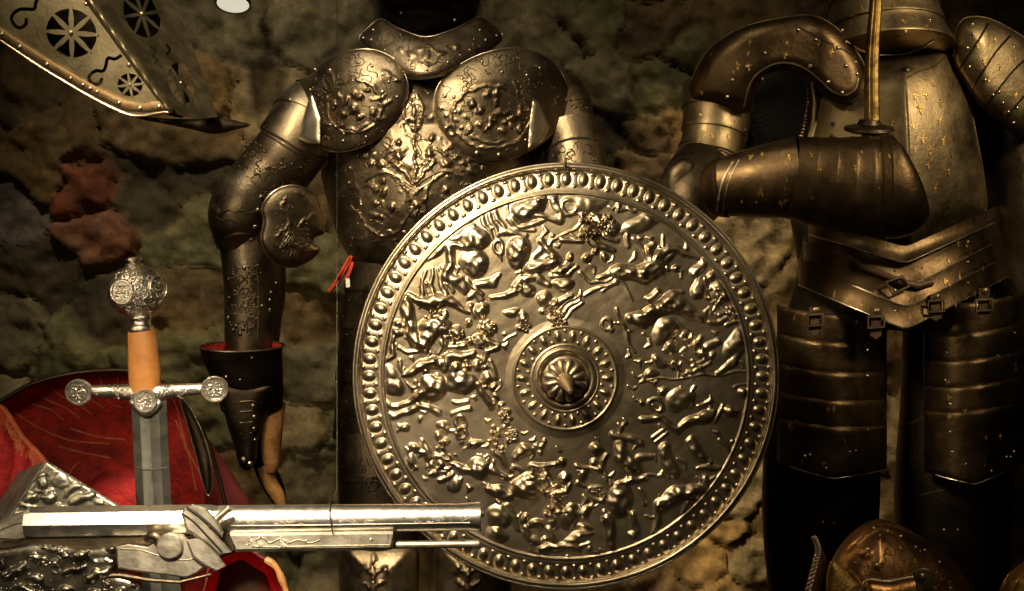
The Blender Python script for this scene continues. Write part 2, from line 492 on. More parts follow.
# stones of the wall: (x, y) in wall-plane pixels, height of the stone's face in m, colour
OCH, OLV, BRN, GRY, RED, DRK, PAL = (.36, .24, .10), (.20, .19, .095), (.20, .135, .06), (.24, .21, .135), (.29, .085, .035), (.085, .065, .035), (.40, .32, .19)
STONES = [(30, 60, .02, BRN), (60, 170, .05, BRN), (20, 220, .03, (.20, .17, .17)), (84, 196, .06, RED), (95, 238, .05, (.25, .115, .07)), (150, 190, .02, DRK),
          (40, 270, .03, DRK), (110, 292, .02, DRK), (60, 345, .06, OLV), (190, 350, .05, OLV), (0, 330, .05, GRY), (170, 130, .04, BRN), (205, 90, .06, OCH), (255, 30, .03, GRY),
          (250, 100, .03, PAL), (190, 240, .03, OLV), (190, 300, .03, BRN), (305, 30, .03, GRY), (310, 270, .05, OLV), (290, 310, .02, BRN), (310, 370, .05, GRY), (305, 430, .05, PAL),
          (320, 480, .03, GRY), (300, 540, .05, OLV), (330, 575, .04, GRY), (230, 400, .04, OLV), (225, 480, .02, BRN), (260, 560, .03, OLV), (340, 200, .03, BRN), (420, 30, .03, DRK),
          (540, 40, .03, GRY), (590, 20, .04, OLV), (650, 30, .03, BRN), (700, 60, .03, OLV), (610, 90, .05, GRY), (650, 130, .05, BRN), (690, 130, .04, OCH), (590, 150, .02, DRK), (640, 175, .04, BRN),
          (670, 90, .02, OLV), (740, 20, .03, BRN), (770, 60, .03, DRK), (730, 250, .04, PAL), (900, 420, .05, PAL), (880, 360, .04, OCH), (745, 500, .05, PAL), (735, 525, .06, OCH),
          (700, 560, .05, OCH), (660, 585, .04, BRN), (755, 565, .04, PAL), (720, 590, .05, OCH), (780, 520, .03, OCH), (960, 30, .03, BRN), (1010, 20, .03, OLV), (1040, 300, .03, DRK),
          (560, 300, .03, GRY), (450, 300, .03, GRY), (650, 420, .03, BRN), (450, 450, .03, GRY), (820, 300, .03, BRN), (960, 250, .03, DRK), (880, 520, .03, BRN), (1000, 500, .03, BRN), (380, 420, .03, OLV), (560, 480, .03, OLV), (420, 570, .03, BRN), (520, 590, .03, BRN), (800, 150, .03, BRN), (480, 150, .03, BRN)]
rg = random.Random(5)
for gx in range(-330, 1400, 95):
    for gy in range(-480, 800, 78):
        x, y = gx + rg.uniform(-30, 30), gy + rg.uniform(-25, 25)
        if -20 < x < 1045 and -25 < y < 610: continue
        STONES.append((x, y, rg.uniform(.01, .05), rg.choice([BRN, OLV, GRY, OCH, DRK])))

def fbm(X, Y, sc, oc=4, off=0.0):
    out = np.empty(X.size)
    for i, (a, b) in enumerate(zip(X.ravel(), Y.ravel())):
        out[i] = noise.fractal(Vector((a * sc + off, b * sc - off, off * 1.7)), 0.9, 2.0, oc)
    return out.reshape(X.shape)

def build_wall():
    xs = np.concatenate([np.arange(-340, -20, 12), np.arange(-20, 1046, 3.6), np.arange(1050, 1400, 12)])
    ys = np.concatenate([np.arange(-500, -20, 12), np.arange(-20, 612, 3.6), np.arange(616, 840, 14)])
    X, Yp = np.meshgrid(xs, ys)
    A = fbm(X, Yp, 1 / 70, 3, 3.1); B = fbm(X, Yp, 1 / 70, 3, 9.4); C = fbm(X, Yp, 1 / 30, 5, 5.5); G = fbm(X, Yp, 1 / 11, 3, 1.5)
    wx, wy = X + A * 22 + C * 6, Yp + B * 17 + C * 5
    st = np.array([(s[0], s[1]) for s in STONES])
    D = np.hypot(wx[..., None] - st[:, 0], (wy[..., None] - st[:, 1]) * 1.25)
    o = np.argsort(D, -1)[..., :2]
    d1 = np.take_along_axis(D, o[..., :1], -1)[..., 0]; d2 = np.take_along_axis(D, o[..., 1:2], -1)[..., 0]
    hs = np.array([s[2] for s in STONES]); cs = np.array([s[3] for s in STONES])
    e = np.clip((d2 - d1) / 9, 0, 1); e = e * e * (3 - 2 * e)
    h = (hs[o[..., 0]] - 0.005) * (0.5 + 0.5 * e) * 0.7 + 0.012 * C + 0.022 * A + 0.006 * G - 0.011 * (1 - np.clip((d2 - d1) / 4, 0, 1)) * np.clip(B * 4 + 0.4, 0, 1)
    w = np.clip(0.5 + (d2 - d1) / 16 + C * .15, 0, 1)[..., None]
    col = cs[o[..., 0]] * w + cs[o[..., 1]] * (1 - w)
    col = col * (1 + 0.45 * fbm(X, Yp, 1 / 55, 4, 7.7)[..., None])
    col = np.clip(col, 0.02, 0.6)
    bm = new(); V = []
    for j in range(X.shape[0]):
        V.append([bm.verts.new(P(X[j, i], Yp[j, i], WALL_Y) - Vector((0, h[j, i], 0))) for i in range(X.shape[1])])
    for j in range(X.shape[0] - 1):
        for i in range(X.shape[1] - 1): bm.faces.new((V[j][i], V[j][i + 1], V[j + 1][i + 1], V[j + 1][i]))
    # closed behind by a plain slab face
    c = [V[0][0], V[0][-1], V[-1][-1], V[-1][0]]
    b = [bm.verts.new(Vector((v.co.x, WALL_Y + 0.15, v.co.z))) for v in c]
    bm.faces.new(b)
    lay = None
    ob = link('wall_back', bm, M['stone'], sharp=0)
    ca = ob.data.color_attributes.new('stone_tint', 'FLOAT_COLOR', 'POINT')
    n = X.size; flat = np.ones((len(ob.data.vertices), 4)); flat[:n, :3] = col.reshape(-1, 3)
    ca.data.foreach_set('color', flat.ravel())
    struct(ob, 'rough rubble stone wall in dark ochre and olive behind the armour')
build_wall()

def slab(name, x0, x1, y0, y1, z0, z1, mat):
    bm = new(); bmesh.ops.create_cube(bm, size=1, matrix=Matrix.Translation(((x0 + x1) / 2, (y0 + y1) / 2, (z0 + z1) / 2)) @ Matrix.Diagonal((x1 - x0, y1 - y0, z1 - z0, 1)))
    o = link(name, bm, mat, sharp=30); o['kind'] = 'structure'; return o
M['floor'] = soft('dark_floor_cloth', (0.035, 0.028, 0.02), (0.06, 0.05, 0.035), 0.9)
M['plaster'] = soft('dark_brown_plaster', (0.05, 0.04, 0.028), (0.08, 0.065, 0.045), 0.9)
slab('floor', -1.6, 1.7, 0.4, 2.66, -0.06, 0.0, M['floor'])
slab('wall_left', -1.66, -1.6, 0.4, 2.66, -0.06, 2.9, M['plaster'])
slab('wall_right', 1.7, 1.76, 0.4, 2.66, -0.06, 2.9, M['plaster'])

cam = bpy.data.cameras.new('camera'); co = bpy.data.objects.new('camera', cam); COL.objects.link(co)
co.location = CAM; co.rotation_euler = (math.radians(90), 0, 0)
cam.sensor_width = 36; cam.lens = F / 1024 * 36; cam.clip_start = 0.05
SC.camera = co
# ================================================================== ROUND EMBOSSED SHIELD
SX, SY, SR, SHY = 566.0, 376.0, 212.0, 1.76
def c_(h, *p): return ('c', [tuple(q) for q in p], h)
def e_(x, y, a, b, an, h): return ('e', x, y, a, b, an, h)
def r_(x, y, a, b, w, h): return ('r', x, y, a, b, w, h)
FIG = [
 # --- upper left: falling horse, rump to the viewer, and the rider's leg
 e_(474, 240, 17, 14, -15, 9), e_(474, 262, 15, 16, 10, 7.5), c_(.9, (474, 228, 4), (459, 236, 4), (446, 240, 3)),
 c_(.9, (461, 246, 5), (446, 244, 4), (435, 254, 3), (424, 260, 2.6), (418, 262, 2)), c_(1, (449, 248, 5), (450, 262, 6), (446, 274, 6.5), (458, 282, 6), (466, 291, 4)),
 r_(468, 219, 4.5, 4.5, 2, 2.5), c_(.9, (489, 206, 2.5), (491, 222, 3), (498, 234, 2.5)), c_(.9, (494, 203, 2), (497, 218, 2.5), (505, 229, 2.5)), c_(.9, (482, 212, 2), (486, 226, 3), (493, 238, 2)),
 c_(.8, (478, 285, 5), (492, 282, 5), (500, 277, 3)),
 # --- top: bending woman with bare arm, drapery
 e_(527, 208, 20, 13, -18, 8), e_(539, 200, 8, 7, 0, 9), c_(1, (522, 214, 4), (544, 216, 4), (559, 220, 3.6)), c_(1, (559, 220, 3.6), (561, 213, 3.8), (554, 201, 4)),
 c_(.8, (512, 210, 3), (511, 219, 4), (520, 226, 4), (538, 224, 3), (546, 220, 2)), c_(.8, (506, 204, 2), (507, 219, 2.5), (516, 229, 2.5), (534, 230, 2)), c_(.7, (548, 192, 4), (553, 198, 5)),
 # crescent shield lying behind
 e_(585, 203, 24, 12, -6, 3.5), r_(569, 208, 6, 7, 2, 3), c_(.8, (560, 215, 2), (585, 214, 2), (606, 203, 1.5)),
 # --- second horse rump with tail swirl
 e_(519, 252, 13, 17, 8, 10), r_(499, 246, 5, 7, 1.8, 2.4), c_(.8, (500, 231, 3), (512, 233, 4), (524, 235, 3)), c_(1, (531, 268, 7), (543, 266, 7), (556, 261, 6)), c_(1, (556, 261, 6), (550, 250, 5), (541, 240, 3.5)),
 c_(.8, (533, 262, 2.5), (541, 250, 2.5), (543, 242, 2)), c_(.8, (538, 266, 2.5), (547, 254, 2.5)), e_(551, 257, 5, 6, 0, 6.5),
 # --- spear, hand and crouching helmeted rider
 c_(1, (553, 242, 1.6), (590, 219, 1.6)), c_(1, (562, 241, 3), (580, 240, 3.4)), e_(588, 231, 8, 7, 20, 7), e_(600, 222, 10, 8, 30, 6), c_(.9, (594, 215, 4), (606, 218, 4)), c_(.9, (582, 215, 3.6), (584, 219, 3)),
 e_(612, 228, 9, 7, 30, 5), e_(588, 257, 5.5, 5.5, 0, 6), e_(596, 252, 4, 4, 0, 4.6), e_(604, 258, 4, 5, 0, 4), c_(.8, (590, 240, 4), (600, 247, 5), (612, 250, 3)), c_(.8, (604, 236, 3), (618, 240, 3)),
 e_(564, 269, 12, 6, -15, 6), c_(.9, (553, 276, 3), (570, 274, 3.2), (577, 268, 3)), e_(563, 284, 11, 7, -10, 6), e_(569, 258, 4, 4.5, 0, 4),
 # --- bow-armed archer below
 c_(1, (515, 288, 4), (522, 279, 4), (535, 276, 4), (549, 285, 4)), e_(528, 290, 9, 8, 0, 7), e_(544, 299, 7, 8, 0, 6.5), c_(1, (491, 299, 3), (514, 292, 4)), e_(524, 280, 6, 4, -20, 5),
 c_(.8, (553, 308, 5), (562, 302, 5), (572, 296, 3.5)), c_(.9, (560, 316, 2), (580, 299, 2.4)), c_(.9, (564, 318, 2), (582, 302, 2.4)), c_(.9, (557, 312, 2.2), (577, 297, 2)), e_(554, 305, 7, 6, -30, 6),
 e_(552, 318, 6, 3.5, 20, 3), e_(561, 322, 4, 3, 0, 2.6), e_(541, 311, 4, 4, 0, 3), e_(522, 317, 6, 6, 0, 5), e_(521, 327, 5, 4, 0, 4), e_(512, 312, 9, 4.5, -15, 4), e_(504, 335, 2.2, 2.2, 0, 2.2), c_(.7, (505, 342, 1.4), (517, 334, 1.6)),
 # --- right of top: galloping horse, reins and rider
 c_(1, (612, 272, 4), (622, 272, 8), (640, 274, 10), (656, 266, 9), (662, 253, 6), (669, 247, 4.5)), c_(1, (669, 247, 4.5), (685, 254, 3.4), (698, 258, 2.4)), c_(1, (652, 262, 6), (650, 250, 6), (653, 243, 3)),
 c_(1, (628, 236, 2.6), (628, 246, 2.4)), c_(1, (634, 239, 2), (641, 250, 2.6), (648, 257, 3)), c_(.9, (664, 236, 2), (664, 245, 2.6)), e_(640, 238, 3, 3, 0, 3), e_(653, 244, 4, 3, 0, 3.6), c_(.9, (662, 265, 4), (672, 252, 3), (660, 246, 2)),
 e_(643, 222, 27, 9, -24, 4), c_(.8, (622, 232, 1.6), (648, 213, 2)), c_(.8, (628, 233, 1.6), (655, 216, 2)), c_(1, (661, 218, 2.6), (672, 226, 3.2), (684, 236, 2.6)), c_(1, (621, 202, 3), (619, 212, 2.6)), r_(632, 206, 4, 5, 1.6, 2),
 e_(667, 268, 4, 4.5, 0, 4.4), e_(676, 267, 5, 4.5, 0, 4.4), c_(.9, (598, 278, 3), (612, 272, 3)), c_(.8, (581, 274, 2), (589, 284, 2), (606, 281, 2), (622, 270, 2)), c_(.8, (586, 294, 2), (609, 285, 2.6), (622, 277, 2)), c_(.8, (603, 292, 2), (616, 282, 2)),
 c_(1, (620, 279, 1.6), (633, 301, 1.5)), e_(616, 281, 3, 4, 0, 3), r_(607, 324, 5, 5, 1.8, 2.4), e_(611, 330, 4, 4, 0, 3), c_(.9, (616, 309, 2.4), (626, 335, 2.6), (635, 352, 1.6)),
 # --- right edge: kneeling warrior
 c_(1, (694, 274, 5), (703, 262, 4), (712, 250, 2.4)), c_(1, (713, 272, 3.4), (730, 279, 3.6)), e_(711, 276, 4, 6, 0, 5), c_(.8, (706, 281, 4.5), (707, 297, 3.4)), e_(699, 288, 8, 12, 25, 6), e_(722, 292, 12, 13, 20, 5),
 e_(737, 299, 3.6, 5, 0, 4), e_(740, 316, 3.6, 3.6, 0, 4), e_(720, 315, 3, 3, 0, 3.6), e_(733, 310, 3.6, 4, 0, 3.6), c_(1, (710, 322, 3), (719, 322, 2.6), (728, 318, 2.4)), c_(.8, (703, 313, 1.8), (708, 306, 1.8), (711, 312, 1.8), (716, 303, 1.8)), c_(.8, (726, 325, 3), (741, 322, 3)),
 # --- right: fallen rider with round shield and spear
 c_(1, (632, 317, 6), (644, 319, 8), (658, 308, 9), (673, 300, 9), (688, 310, 8), (700, 318, 6)), c_(1, (673, 300, 4), (683, 307, 4), (695, 315, 4)), c_(1, (648, 299, 3.6), (659, 292, 4)), c_(.9, (671, 294, 3), (681, 292, 3)),
 e_(665, 330, 17, 11, -52, 5), e_(645, 333, 2.2, 2.2, 0, 2.4), e_(737, 343, 20, 11, -52, 5), e_(672, 347, 8, 7, 0, 5), c_(.9, (677, 322, 2), (688, 331, 2.4)), c_(.8, (682, 336, 2), (688, 346, 2), (680, 353, 2)), e_(659, 361, 9, 6, 30, 5), c_(.9, (664, 360, 3), (672, 367, 3)), e_(652, 374, 8, 5, -10, 4.5),
 c_(1, (692, 345, 3.4), (703, 338, 3)), c_(.9, (699, 353, 3), (718, 341, 4)), c_(.8, (694, 367, 2), (704, 358, 2)), c_(.8, (693, 374, 2.4), (711, 362, 2.4)), e_(712, 355, 4, 4, 0, 3.4), c_(.9, (717, 372, 3), (732, 364, 4), (739, 352, 3)), c_(.8, (727, 366, 2), (736, 355, 2)),
 c_(1, (641, 381, 1.6), (690, 377, 1.6), (746, 372, 1.4)), e_(614, 366, 5, 2.2, -10, 2.6), e_(614, 384, 5, 2, -5, 2.4),
 # --- left: outstretched arm over billowing skirt
 c_(1, (402, 295, 2.6), (411, 297, 4), (420, 301, 6), (433, 302, 8), (446, 300, 7), (457, 305, 4.4), (467, 312, 3)), c_(.9, (424, 273, 2), (422, 296, 3.4)), c_(.9, (431, 270, 2), (433, 296, 3.6)), c_(.9, (437, 270, 2), (445, 294, 3.4)), c_(.9, (428, 283, 3), (428, 296, 3)), c_(.8, (441, 266, 2), (452, 290, 2.4)),
 c_(1, (406, 301, 5.5), (408, 318, 6.5), (413, 334, 7.5), (421, 344, 8.5)), c_(1, (421, 344, 8.5), (430, 333, 8), (436, 323, 8)), e_(434, 326, 17, 10, -12, 8.5), e_(442, 329, 9, 9, 0, 9), c_(1, (421, 327, 3), (440, 319, 4), (447, 314, 3)),
 e_(397, 323, 4, 4, 0, 4.4), e_(397, 332, 6, 5, 0, 4.6), c_(1, (394, 337, 3), (392, 354, 3), (384, 360, 2.4)), c_(1, (388, 336, 2), (387, 348, 2)), c_(.9, (401, 349, 2), (407, 353, 2.6), (418, 352, 2)),
 e_(456, 332, 9, 7, 0, 7.5), e_(487, 328, 9, 7.5, 20, 8), e_(480, 310, 9, 8, 0, 7.5), c_(.9, (472, 305, 4), (474, 316, 4)), e_(480, 342, 7, 8, 0, 7), e_(468, 324, 3, 4, 0, 4), c_(.8, (470, 297, 3.4), (477, 293, 4), (480, 300, 3)), c_(1, (466, 281, 2.6), (481, 294, 3.6)),
 c_(1, (445, 338, 4), (447, 348, 4.4), (463, 345, 3.8)), e_(471, 342, 4, 4, 0, 3.6), c_(1, (486, 339, 4), (498, 345, 4.2), (486, 352, 4), (484, 362, 3.4)), c_(1, (445, 368, 5), (447, 359, 5), (456, 356, 5), (471, 354, 4.6)), e_(468, 366, 5, 5, 0, 5), e_(467, 359, 4, 3, 0, 4), e_(478, 365, 4, 5, 0, 4.4),
 c_(1, (405, 374, 3), (413, 371, 5), (424, 365, 6), (434, 361, 6.4), (441, 363, 5)), c_(.9, (398, 360, 2), (403, 369, 2.4), (408, 374, 3)), e_(391, 375, 14, 8, 48, 3), e_(456, 370, 8, 10, 10, 6), e_(486, 378, 6, 8, 0, 5), c_(.8, (492, 362, 3), (494, 376, 4)), e_(485, 367, 3.4, 3.4, 0, 3),
 # --- lower left: horse from behind, legs kicking back
 e_(433, 388, 16, 14, -10, 9), e_(461, 381, 17, 13, 10, 7), c_(.9, (436, 374, 3), (447, 384, 2)), c_(1, (384, 400, 3), (389, 405, 2.6), (398, 407, 3), (410, 403, 3.4), (420, 394, 6)), c_(1, (385, 413, 3), (394, 416, 2.8), (410, 413, 3), (418, 404, 4), (428, 407, 4), (438, 412, 3)), e_(394, 386, 12, 9, 60, 4),
 c_(1, (452, 414, 2.4), (470, 408, 3.2)), c_(.9, (454, 403, 3), (468, 400, 3)), c_(.8, (478, 386, 5), (486, 398, 4), (490, 408, 3)), e_(444, 426, 7, 6.5, -20, 6.5), r_(461, 423, 5, 6, 2, 3), r_(461, 435, 4.6, 4.6, 2, 3), e_(404, 427, 4.6, 4.6, 0, 4.6), e_(419, 421, 2, 4, 0, 2.6),
 e_(415, 448, 7, 5, 20, 5.6), e_(422, 451, 5, 3, 0, 4), e_(444, 441, 6, 5, 0, 5), e_(476, 444, 10, 4.6, -15, 4.6), e_(438, 437, 4, 5, 0, 4), c_(1, (435, 457, 2.4), (449, 460, 2.4)), e_(431, 464, 4, 4, 0, 4), e_(442, 465, 4, 3.4, 0, 4), e_(433, 472, 6, 4.4, 0, 4.4), e_(462, 443, 2.4, 2.4, 0, 2.4),
 e_(478, 468, 13, 11, 10, 8.5), c_(1, (452, 465, 3), (463, 470, 5), (470, 470, 6)), c_(.9, (423, 440, 3), (428, 458, 4)), e_(410, 462, 5, 9, 20, 4), e_(455, 484, 8, 9, 20, 4), c_(.8, (440, 480, 3), (452, 475, 3)),
 # --- foliage and figures left of the lower middle
 e_(507, 412, 5, 4, 0, 4.4), e_(503, 420, 4, 5, 0, 4), e_(511, 417, 4, 3, 0, 3), e_(501, 404, 4, 4, 0, 3), e_(504, 427, 3, 4, 0, 3), e_(498, 433, 3, 5, 20, 3), e_(508, 441, 4, 3, 0, 4), e_(515, 440, 5, 3, 0, 4), e_(512, 433, 5, 2.6, 0, 3), e_(494, 386, 4, 5, 0, 4), e_(497, 396, 3, 4, 0, 3), e_(501, 447, 3.4, 3.4, 0, 3),
 c_(1, (516, 457, 4), (524, 450, 6), (532, 449, 4)), c_(1, (533, 467, 4.4), (545, 465, 4.2), (556, 465, 3)), e_(563, 463, 5.5, 5, 0, 4.6), e_(527, 486, 19, 13, -12, 8.5), e_(532, 479, 10, 6, 0, 9.5), e_(542, 482, 6, 7, 0, 7), c_(1, (487, 488, 4), (497, 491, 5.4), (510, 497, 5)), e_(541, 446, 4, 3.4, 0, 4), e_(545, 441, 3, 3, 0, 3.6), e_(537, 444, 3, 2.6, 0, 3), e_(540, 452, 3, 3, 0, 3),
 c_(.9, (494, 453, 3), (502, 457, 3.6), (510, 468, 4)), c_(.8, (492, 470, 5), (505, 478, 4)), c_(.9, (512, 465, 2.4), (521, 471, 2.6)), e_(546, 475, 5, 6, 0, 5),
 e_(596, 450, 8, 6, 10, 6), c_(1, (577, 467, 3), (590, 469, 3.6), (603, 468, 3.6), (606, 456, 3)), e_(594, 462, 6, 5, 0, 4.4), e_(564, 477, 6.5, 7, 0, 5), c_(1, (570, 484, 3), (567, 491, 3.4), (554, 498, 4), (560, 507, 3.6)), r_(597, 494, 8, 7, 2.6, 4), e_(586, 509, 6, 4.4, 0, 4.4), e_(583, 476, 6, 9, 20, 4.6), c_(.8, (577, 483, 2.4), (590, 488, 2.4)),
 # --- bottom: horse head, fighters, fallen man
 e_(497, 534, 13, 8, 20, 7), e_(500, 517, 13, 15, 0, 6), c_(.8, (508, 506, 3), (514, 517, 4), (518, 528, 3)), e_(537, 524, 8, 5, 0, 6.5), e_(525, 519, 4.4, 5.4, 0, 5), c_(1, (527, 526, 3.6), (528, 538, 3.4), (541, 543, 3)), e_(544, 540, 4, 4, 0, 4), e_(552, 521, 4.6, 6, 0, 5), c_(.9, (549, 528, 4), (554, 541, 5)),
 e_(570, 517, 9, 15, 10, 6.5), e_(585, 512, 7, 6, 0, 6.5), c_(1, (588, 511, 1.6), (598, 505, 1.4)), e_(558, 513, 5, 3, 0, 4), e_(578, 537, 15, 5, -14, 6.5), c_(.9, (566, 540, 2.4), (587, 533, 2.6)), c_(.9, (570, 547, 2.4), (590, 545, 2.4)), e_(585, 527, 7, 4, 0, 5),
 c_(1, (543, 550, 4.4), (554, 548, 4.8), (565, 545, 5), (578, 548, 4)), c_(1, (543, 552, 3.4), (552, 562, 3.4), (563, 567, 3)), c_(1, (591, 549, 3.4), (601, 559, 3.4), (584, 564, 3), (572, 564, 2.4)), e_(569, 560, 5, 4, 0, 4), c_(.9, (608, 520, 7), (612, 540, 5), (613, 556, 3.6)), c_(.8, (532, 548, 3), (538, 555, 3)),
 # --- lower right: reclining figure over round shield
 e_(681, 400, 17, 12, -28, 4.5), c_(.9, (690, 392, 3), (694, 385, 2)), c_(1, (641, 419, 3), (661, 419, 3.6), (678, 428, 4.4), (690, 422, 5), (704, 416, 6), (712, 414, 5)), c_(1, (668, 424, 3), (678, 431, 3)), c_(.9, (654, 437, 2), (666, 429, 2)), c_(.9, (656, 441, 2), (668, 433, 2)),
 e_(731, 411, 10, 6, 5, 7), e_(747, 412, 4, 4, 0, 5), c_(1, (716, 420, 3), (722, 406, 2.4)), e_(752, 402, 5, 4, 0, 4), e_(745, 394, 7, 5, 0, 5), c_(.8, (736, 387, 1.8), (751, 384, 1.8)), e_(643, 403, 4, 4, 0, 4), r_(656, 405, 6, 7, 2, 2.6), c_(.8, (700, 405, 2.4), (711, 401, 3)), e_(664, 391, 6, 4, 0, 4),
 c_(1, (613, 435, 4), (624, 438, 4), (641, 443, 4)), c_(.9, (618, 441, 5), (622, 456, 8), (632, 466, 9)), c_(.9, (640, 459, 4), (650, 456, 3)), c_(1, (732, 441, 2.4), (746, 438, 2.6)), c_(.9, (697, 470, 2), (706, 466, 3), (722, 468, 2.6)), c_(.8, (690, 440, 5), (700, 455, 7)), c_(.7, (664, 450, 7), (672, 470, 8)),
 e_(620, 500, 13, 20, 8, 7.5), c_(1, (619, 485, 4), (632, 479, 4.4), (646, 478, 3)), c_(1, (641, 490, 3), (644, 505, 3)), c_(1, (634, 514, 4), (636, 531, 3)), c_(.6, (646, 476, 1.6), (668, 477, 1.4)),
 c_(1, (661, 503, 7), (676, 495, 9), (692, 492, 9), (704, 491, 5)), c_(1, (659, 507, 4.4), (657, 520, 3.4), (654, 534, 3)), c_(1, (688, 502, 5), (682, 518, 3.4), (679, 530, 2.6)), c_(.9, (705, 490, 5), (707, 478, 4)), c_(1, (638, 546, 2.6), (656, 541, 4)), c_(.9, (610, 535, 4), (613, 553, 3.4)), e_(633, 536, 5, 6, 0, 4),
 c_(.8, (604, 455, 2), (606, 480, 2.4)), e_(605, 500, 3, 4, 0, 3), e_(605, 514, 3, 4, 0, 3), c_(.8, (720, 440, 3), (735, 455, 4)), c_(.7, (712, 480, 4), (730, 474, 4)),
]
# curls: small knobs on heads, manes and foliage
rg = random.Random(11)
for (x, y, r, n) in [(456, 332, 8, 22), (487, 328, 8, 24), (480, 342, 6, 14), (557, 320, 9, 18), (468, 219, 6, 8), (434, 319, 10, 10), (507, 415, 7, 12), (512, 437, 6, 10), (590, 230, 12, 22), (606, 224, 10, 16), (717, 296, 8, 14), (533, 480, 10, 12), (596, 494, 6, 6), (432, 468, 6, 8), (444, 426, 5, 6), (524, 288, 7, 8), (544, 297, 5, 8), (570, 562, 6, 8), (525, 325, 6, 8), (735, 312, 8, 10), (450, 440, 20, 10), (690, 350, 22, 12), (560, 500, 20, 12), (500, 440, 14, 10)]:
    for _ in range(n):
        a, q = rg.uniform(0, 6.3), r * math.sqrt(rg.random())
        FIG.append(('e', x + q * math.cos(a), y + q * math.sin(a), rg.uniform(1.2, 2.2), rg.uniform(1.2, 2.2), 0, r * 0.75 + rg.uniform(0.3, 1.2)))
for _ in range(190):   # short folds and tendrils between the figures
    a, q = rg.uniform(0, 6.3), 178 * math.sqrt(rg.uniform(.13, 1))
    x, y = SX + q * math.cos(a), SY + q * math.sin(a); b = rg.uniform(0, 3.14); L = rg.uniform(4, 11)
    FIG.append(('c', [(x, y, 1.4), (x + L * .5 * math.cos(b), y + L * .5 * math.sin(b), rg.uniform(1.4, 3.0)), (x + L * math.cos(b + .6), y + L * math.sin(b + .6), 1.2)], .9))

def shield_height(X, Y):
    """height towards the viewer in px of the round shield's face"""
    q = np.hypot(X - SX, Y - SY); t = np.arctan2(Y - SY, X - SX)
    H = 34 * np.sqrt(np.clip(1 - (q / 232) ** 2, 0, 1)) - 12
    # rolled rim, groove, border band, inner fillet
    def bump(r0, w, h): return h * np.sqrt(np.clip(1 - ((q - r0) / w) ** 2, 0, 1))
    H = H + bump(209.6, 2.8, 3.2) - 1.6 * np.exp(-((q - 205.6) / 1.5) ** 2) + bump(183.2, 1.8, 1.8) + 0.6 * np.exp(-((q - 186.5) / 1.2) ** 2)
    n = 72; k = np.round(t / (2 * math.pi / n)); ta = t - k * 2 * math.pi / n
    u = (q - 197.0) / 6.4; v = ta * 197 / 4.9
    H = H + 3.0 * np.clip(1 - u * u - v * v, 0, 1) ** .9 - 0.8 * np.exp(-((np.sqrt(u * u + v * v) - 1.15) / 0.16) ** 2)
    t2 = t + math.pi / n; k = np.round(t2 / (2 * math.pi / n)); tb = t2 - k * 2 * math.pi / n
    for r0 in (190.2, 203.3):
        H = H + 1.9 * np.sqrt(np.clip(1 - ((q - r0) / 1.8) ** 2 - (tb * r0 / 1.8) ** 2, 0, 1))
    # centre: fillets, ring of eggs, torus
    bx, by = 565.3, 378.3
    p = np.hypot(X - bx, Y - by); s = np.arctan2(Y - by, X - bx)
    def cb(r0, w, h): return h * np.sqrt(np.clip(1 - ((p - r0) / w) ** 2, 0, 1))
    C = cb(51.5, 1.5, 1.4) + cb(28, 3.4, 3.2) + cb(33.2, 1.2, 0.9) - 1.4 * np.exp(-((p - 22.6) / 1.6) ** 2)
    n = 18; k = np.round(s / (2 * math.pi / n)); sa = s - k * 2 * math.pi / n
    u = (p - 42.4) / 5.6; v = sa * 42.4 / 3.5
    C = C + 3.0 * np.clip(1 - u * u - v * v, 0, 1) ** .9
    s2 = s + math.pi / n; k = np.round(s2 / (2 * math.pi / n)); sb = s2 - k * 2 * math.pi / n
    for r0 in (37.2, 47.6): C = C + 1.6 * np.sqrt(np.clip(1 - ((p - r0) / 1.6) ** 2 - (sb * r0 / 1.6) ** 2, 0, 1))
    C = C + np.clip((60 - p) / 10, 0, 1) * 2.0
    # hammered outlines wander a little, and folds and muscles ripple over the forms
    def wv(a, b, c, d): return np.sin(X * a + Y * b + c + 0.9 * np.sin(X * b * .5 - Y * a * .5 + d))
    wx = 1.1 * wv(.11, .17, 0, 1) + 0.6 * wv(-.25, .2, 2, 3)
    wy = 1.1 * wv(.16, -.12, 4, 2) + 0.6 * wv(.18, .27, 1, 0)
    rel = relief(FIG, X + wx, Y + wy, 0.95)
    rel = rel * (1 + 0.10 * wv(.45, .3, 1, 2) + 0.09 * wv(-.35, .55, 3, 1))
    mask = np.clip((182 - q) / 3, 0, 1) * np.clip((p - 53) / 2, 0, 1)
    wob = 0.10 * np.sin(X * .31 + 1.3 * np.sin(Y * .21)) * np.sin(Y * .27 + np.sin(X * .13))
    global POLISH
    POLISH = np.clip(np.maximum(mask * rel / 2.5, np.maximum((q > 181.5) * np.clip((H - 34 * np.sqrt(np.clip(1 - (q / 232) ** 2, 0, 1)) + 12) / 1.5, 0, 1), (p < 53) * np.clip((C - 1.6) / 1.5, 0, 1))), 0, 1)
    return H + C + mask * (rel * 0.78 + wob)

# figures are burnished, the ground between them is left matt
nt = M['shield'].node_tree; b = [n for n in nt.nodes if n.type == 'BSDF_PRINCIPLED'][0]
old = b.inputs['Roughness'].links[0].from_socket
at = nt.nodes.new('ShaderNodeAttribute'); at.attribute_name = 'burnish'
mr = nt.nodes.new('ShaderNodeMapRange'); mr.inputs['To Min'].default_value = 0.05; mr.inputs['To Max'].default_value = 0.0
nt.links.new(at.outputs['Fac'], mr.inputs[0])
ad = nt.nodes.new('ShaderNodeMath'); nt.links.new(old, ad.inputs[0]); nt.links.new(mr.outputs[0], ad.inputs[1]); nt.links.new(ad.outputs[0], b.inputs['Roughness'])

